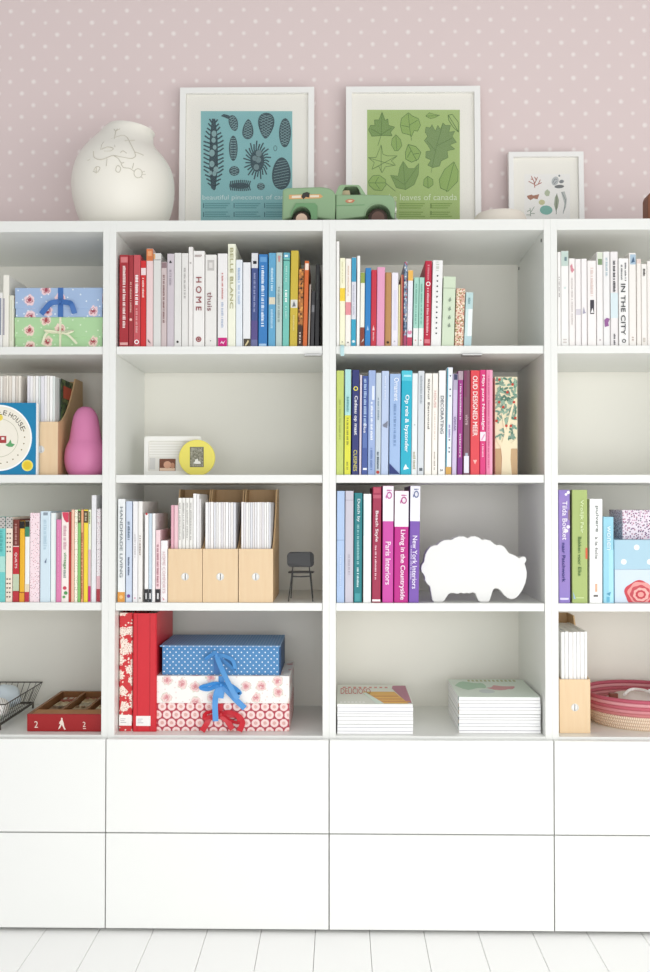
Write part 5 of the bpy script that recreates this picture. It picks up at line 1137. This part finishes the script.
# --- the small print
A3 = Frame(509.5, 585, 151.5, .0155, 'small white framed print of corals, shells and leaves', .345)
def q3(x, y): return 505 + x * .13846, 145 + y * .13846
A3.poly('print', [q3(140, 210), q3(470, 210), q3(470, 700), q3(140, 700)], '#f5f3ee', k=1, hi=.0118)
A3.strokes('coral_drawing', [[q3(*p) for p in l] for l in ([(215, 308), (212, 270), (190, 225)], [(213, 285), (170, 262)], [(214, 280), (235, 232)], [(216, 295), (265, 272)], [(200, 250), (185, 245)], [(228, 255), (212, 230)], [(240, 284), (255, 250)])], .7, '#b9705f')
A3.poly('shell_drawing', ell(*q3(362, 260), 3.4, 4.6, .35), '#c3c6c6'); A3.strokes('shell_lines', [[q3(345, 275), q3(360, 245), q3(375, 250)], [q3(352, 285), q3(372, 262)]], .5, '#6f7880')
A3.poly('shell_drawing', ell(*q3(408, 264), 2.4, 1.7, -.2), '#8d9294'); A3.poly('shell_drawing', ell(*q3(392, 300), 4.8, 1.7, -.05), '#7d8080'); A3.poly('seed_drawing', ell(*q3(392, 222), .9, .9), '#6f7880')
A3.poly('moth_drawing', [q3(*p) for p in ((158, 368), (190, 358), (205, 365), (248, 355), (235, 392), (205, 385), (185, 398), (165, 385))], '#b3806a')
A3.poly('leaf_drawing', [q3(*p) for p in ((288, 335), (305, 320), (326, 338), (318, 368), (298, 370), (285, 352))], '#b9c3a6')
A3.poly('stone_drawing', ell(*q3(266, 414), 3.1, 2.6), '#cfcb9a'); A3.poly('stone_drawing', ell(*q3(297, 470), 6.3, 4.6, .05), '#84bdb0')
A3.strokes('sprig_drawing', [[q3(185, 515), q3(183, 470), q3(160, 480)], [q3(184, 490), q3(212, 445)], [q3(184, 495), q3(215, 495)], [q3(183, 475), q3(180, 455)], [q3(186, 505), q3(155, 505)]], .6, '#9fae9c')
A3.poly('leaf_drawing', [q3(*p) for p in ((375, 350), (390, 400), (382, 450), (368, 480), (355, 430), (360, 380))], '#a3ab94'); A3.strokes('leaf_veins', [[q3(375, 350), q3(370, 500)]], .45, '#6d7a6a')
A3.poly('leaf_drawing', [q3(*p) for p in ((405, 340), (430, 335), (447, 390), (440, 450), (420, 495), (432, 430), (418, 385))], '#c0c4c0'); A3.strokes('leaf_veins', [[q3(410, 340), q3(438, 400), q3(420, 495)]], .45, '#7c8588')

# ------------------------------------------------------------------ toy truck
Yt1 = .075
tx0, tx1 = W(282, 200, Yt1)[0], W(398, 200, Yt1)[0]
wid = .125
TR = thing('toy_truck', (tx0, Yt1, TOP + .0003), 'old green toy delivery truck in front of the leaf print', 'toy truck')
GRN = mat('#8fb085', .45, .35); GRN_D = mat('#6f9f6e', .45)
def qt(x, y): X, Z = W(275 + x * .2, 175 + y * .2, Yt1); return X - tx0, Z - TOP
wr = .036
wheel_r, wheel_f = qt(133, 0)[0], qt(515, 0)[0]
zlow = .022
def arch(cx, r0, z0, n=10, flat=False): return [(cx + r0 * math.cos(math.pi - math.pi * i / n), z0 + (r0 * math.sin(math.pi * i / n))) for i in range(n + 1)]
ra = .0265; cz_ = wr - .004
# van body
bm = B(); P_ = [(0, zlow), *arch(wheel_r, ra, cz_), (qt(300, 0)[0], zlow), (qt(304, 0)[0], qt(0, 150)[1]), (qt(303, 0)[0], qt(0, 100)[1]), (qt(292, 0)[0], qt(0, 78)[1]), (qt(270, 0)[0], qt(0, 66)[1]), (qt(230, 0)[0], qt(0, 59)[1]), (qt(60, 0)[0], qt(0, 64)[1]), (qt(38, 0)[0], qt(0, 72)[1])]
prism(bm, P_, 0, wid); van = build('cargo_body', bm, GRN, TR, bevel=.005)
bm = B(); o_ = [(wheel_r + (ra + .008) * math.cos(math.pi * i / 10), cz_ + (ra + .006) * math.sin(math.pi * i / 10)) for i in range(11)]; i_ = [(wheel_r + ra * math.cos(math.pi * i / 10), cz_ + ra * math.sin(math.pi * i / 10)) for i in range(11)]
prism(bm, [(qt(212, 0)[0], zlow), (qt(212, 0)[0], qt(0, 150)[1] - .004), (qt(200, 0)[0], qt(0, 144)[1]), (qt(105, 0)[0], qt(0, 144)[1])] + i_[::-1][0:0] + [(wheel_r - ra - .004, cz_ + .008), (wheel_r - ra - .002, cz_)] + i_[::-1] + [(wheel_r + ra, zlow)], -.005, .0); build('rear_fender', bm, GRN_D, van, bevel=.001)
ins = [(qt(70, 0)[0], qt(0, 120)[1]), (qt(235, 0)[0], qt(0, 120)[1]), (qt(240, 0)[0], qt(0, 100)[1]), (qt(70, 0)[0], qt(0, 98)[1])]
bm = B(); prism(bm, [qt(70, 122), qt(226, 117), qt(240, 108), qt(226, 97), qt(70, 100)], -.0008, .0004); st = build('side_stripe', bm, mat('#dba46a'), van)
bm = B(); prism(bm, [qt(84, 117), qt(130, 115), qt(130, 103), qt(84, 105)], -.0012, -.0006); build('stripe_panel', bm, mat('#e9dcc2'), st)
bm = B(); prism(bm, [qt(175, 113), qt(220, 112), qt(220, 102), qt(175, 102)], -.0012, -.0006); build('stripe_panel', bm, mat('#e9dcc2'), st)
bm = B(); prism(bm, [qt(132, 110), qt(140, 92), qt(160, 86), (qt(174, 0)[0], qt(0, 92)[1]), qt(170, 114), qt(155, 110), qt(142, 122)], -.0015, -.0006); build('stripe_emblem', bm, mat('#3d3a36'), st)
# chassis
bx('chassis', mat('#8f9a80'), TR, .004, qt(470, 0)[0], .012, wid - .012, .016, .0219)
# cab: roof and pillars around an open side window, then the bonnet
c0 = qt(305, 0)[0]
bm = B()
outer = [qt(300, 98), qt(312, 70), qt(320, 52), qt(332, 47), qt(418, 48), qt(428, 56), qt(455, 99)]
low = [qt(335, 104), qt(338, 80), qt(350, 57), qt(380, 54), qt(410, 56), qt(420, 70), qt(433, 103)]
for ya, yb_ in ((0.004, .008), (wid - .008, wid - .004)):
    bm = B(); n_ = len(outer)
    L1 = [[bm.verts.new((p[0], y, p[1])) for p in o_] for y in (ya, yb_) for o_ in (outer, low)]
    for i in range(n_ - 1):
        bm.faces.new((L1[0][i], L1[0][i + 1], L1[1][i + 1], L1[1][i])); bm.faces.new((L1[2][i], L1[3][i], L1[3][i + 1], L1[2][i + 1]))
        bm.faces.new((L1[0][i], L1[2][i], L1[2][i + 1], L1[0][i + 1])); bm.faces.new((L1[1][i], L1[1][i + 1], L1[3][i + 1], L1[3][i]))
    for i in (0, n_ - 1): bm.faces.new((L1[0][i], L1[1][i], L1[3][i], L1[2][i]))
    build('window_surround', bm, GRN, TR)
bm = B(); prism(bm, [qt(316, 62), qt(321, 51), qt(332, 46), qt(418, 47), qt(428, 55), qt(422, 58), qt(410, 53), qt(335, 53)], .0041, wid - .0041); build('roof', bm, GRN, TR, bevel=.0015)
bm = B(); prism(bm, [qt(303, 98), qt(316, 62), qt(321, 62), qt(312, 98)], .0082, wid - .0082); build('cab_rear_wall', bm, GRN, TR)
bm = B(); prism(bm, [qt(424, 58), qt(452, 98), qt(449, 98), qt(421, 60)], .0085, wid - .0085); build('windscreen', bm, mat('#c9d4cc', .15, .5), TR)
bm = B(); cf = [(c0, zlow), (c0, qt(0, 99)[1]), (qt(455, 0)[0], qt(0, 99)[1]), (qt(580, 0)[0], qt(0, 103)[1]), (qt(592, 0)[0], qt(0, 112)[1]), (qt(601, 0)[0], qt(0, 135)[1]), (qt(602, 0)[0], qt(0, 150)[1] - .0), (qt(598, 0)[0], zlow)] + [(wheel_f + .0355 * math.cos(math.pi * i / 12), cz_ + .0325 * math.sin(math.pi * i / 12)) for i in range(13)]
prism(bm, cf, 0, wid); cab = build('cab_body', bm, GRN, TR, bevel=.004)
bm = B(); tube(bm, [(wheel_f + .0370 * math.cos(math.pi * i / 14), -.0008, cz_ + .0345 * math.sin(math.pi * i / 14)) for i in range(15)], .0018, 6); build('wheel_arch', bm, GRN, cab, smooth=True)
bm = B(); tube(bm, [(c0 + .001, -.0002, qt(0, 155)[1]), (qt(448, 0)[0], -.0002, qt(0, 152)[1])], .0009, 6); build('door_crease', bm, GRN_D, cab)
cx, cz = qt(375, 131); bm = B(); prism(bm, [(cx - .014, cz), (cx - .007, cz + .0045), (cx + .007, cz + .0055), (cx + .014, cz + .002), (cx + .008, cz - .0045), (cx - .008, cz - .005)], -.0008, .0004); bd = build('door_badge', bm, mat('#c9795a'), cab)
bm = B(); prism(bm, [(cx - .008, cz), (cx, cz + .0028), (cx + .008, cz + .001), (cx, cz - .0028)], -.0012, -.0006); build('badge_centre', bm, mat('#e6cfa8'), bd)
bm = B(); prism(bm, [(p[0], p[1]) for p in (qt(330, 112), qt(330, 80), qt(345, 66), qt(372, 66), qt(380, 98), qt(410, 98), qt(410, 112))], .02, wid - .02); build('seat', bm, mat('#cdbd94'), TR)
CHRM = mat('#b9bcae', .35, .5, .7)
bx('grille', CHRM, TR, qt(601, 0)[0], qt(608, 0)[0], .018, wid - .018, .026, qt(0, 125)[1])
bx('bumper', CHRM, TR, qt(600, 0)[0], qt(614, 0)[0], -.002, wid + .002, .016, .0255, bevel=.002)
for y in (.012, wid - .012): bm = B(); prism(bm, [(y + .008 * math.cos(i * .5236), .052 + .008 * math.sin(i * .5236)) for i in range(12)], qt(596, 0)[0], qt(608, 0)[0], 'x'); build('headlamp', bm, mat('#e2e2d6', .2), TR)
for cxw, nm in ((wheel_r, 0), (wheel_f, 1)):
    rw = (.0245, .0275)[nm]
    for y in (.004, wid - .022):
        bm = B(); ys_ = [(0, .55), (.002, .9), (.005, 1), (.013, 1), (.016, .9), (.018, .55)]
        rings(bm, [[(cxw + rw * f_ * math.cos(2 * math.pi * i / 28), y + d_, rw + rw * f_ * math.sin(2 * math.pi * i / 28)) for i in range(28)] for d_, f_ in ys_], cap1=True)
        wl = build('wheel', bm, mat('#4a3b34', .6), TR, smooth=True)
        bm = B(); ya, yb_ = (y - .0015, y + .003) if y < .05 else (y + .015, y + .0195)
        prism(bm, [(cxw + rw * .66 * math.cos(i * math.pi / 12), rw + rw * .66 * math.sin(i * math.pi / 12)) for i in range(24)], ya, yb_); build('hub_cap', bm, mat(('#e2bfa6', '#6b4f45')[nm]), wl)

# ------------------------------------------------------------------ pale dish and brown piece on top
Yd2 = .16; a, z = W(476, 218, Yd2); b = W(524, 218, Yd2)[0]; zt3 = W(500, 207.5, Yd2 - .075)[1]
bm = B(); R_ = (b - a) / 2 + .012; hh = zt3 - TOP
lathe(bm, [(R_ * .98, 0), (R_ * 1.0, .004), (R_ * .98, hh * .5), (R_ * .90, hh * .86), (R_ * .84, hh * .99), (R_ * .3, hh + .001), (.001, hh + .001)], 44)
o = build('dish', bm, mat('#eee5d6', .5), smooth=True, loc=((a + b) / 2, Yd2, TOP + .0003)); tag(o, 'shallow cream dish lying upside down beside the small coral print', 'dish')
a, z = W(646, 195, .12); x1 = a + .06; hz = z - TOP + .004
bm = B(); prism(bm, [(0, 0), (.06, 0), (.06, hz), (.012, hz), (.004, hz - .006), (0, hz - .018)], 0, .05)
o = build('wooden_block', bm, m_wood('#7d4a34', '#95604a', 'reddish_wood'), bevel=.003, loc=(a - .001, .10, TOP + .0003)); tag(o, 'reddish brown wooden block on top, past the small coral print', 'block')

# ------------------------------------------------------------------ daylight: windows of the room, behind and beside the camera, plus an added overhead fill
def area(name, loc, target, sx, sy, power, col=(1, 1, 1)):
    l = bpy.data.lights.new(name, 'AREA'); l.shape = 'RECTANGLE'; l.size = sx; l.size_y = sy; l.energy = power; l.color = col
    o = bpy.data.objects.new(name, l); COL.objects.link(o); o.location = loc
    o.rotation_euler = (Vector(target) - Vector(loc)).to_track_quat('-Z', 'Y').to_euler(); return o
area('window_light', (2.5, -2.7, 1.0), (.1, 0, .75), 2.2, 1.8, 48, (1, .985, .95))
l = area('floor_fill_light', (0, -1.35, 2.7), (0, -1.35, 0), 3.2, 1.0, 15, (1, .99, .97)); l.data.spread = math.radians(76)  # unseen fill added overhead to brighten the floor and lower fronts, no lamp body
area('window_light', (.3, -3.7, .95), (0, 0, .85), 2.6, 1.7, 64, (.97, .985, 1))
wd = bpy.data.worlds.new('daylight'); SC.world = wd; wd.use_nodes = True
wd.node_tree.nodes['Background'].inputs[0].default_value = (.99, .99, 1, 1); wd.node_tree.nodes['Background'].inputs[1].default_value = .74
SC.view_settings.view_transform = 'Standard'; SC.view_settings.look = 'None'; SC.view_settings.exposure = -.45; SC.view_settings.gamma = 1; SC.view_settings.use_curve_mapping = False
SC.cycles.max_bounces = 8; SC.cycles.diffuse_bounces = 6; SC.cycles.use_denoising = True
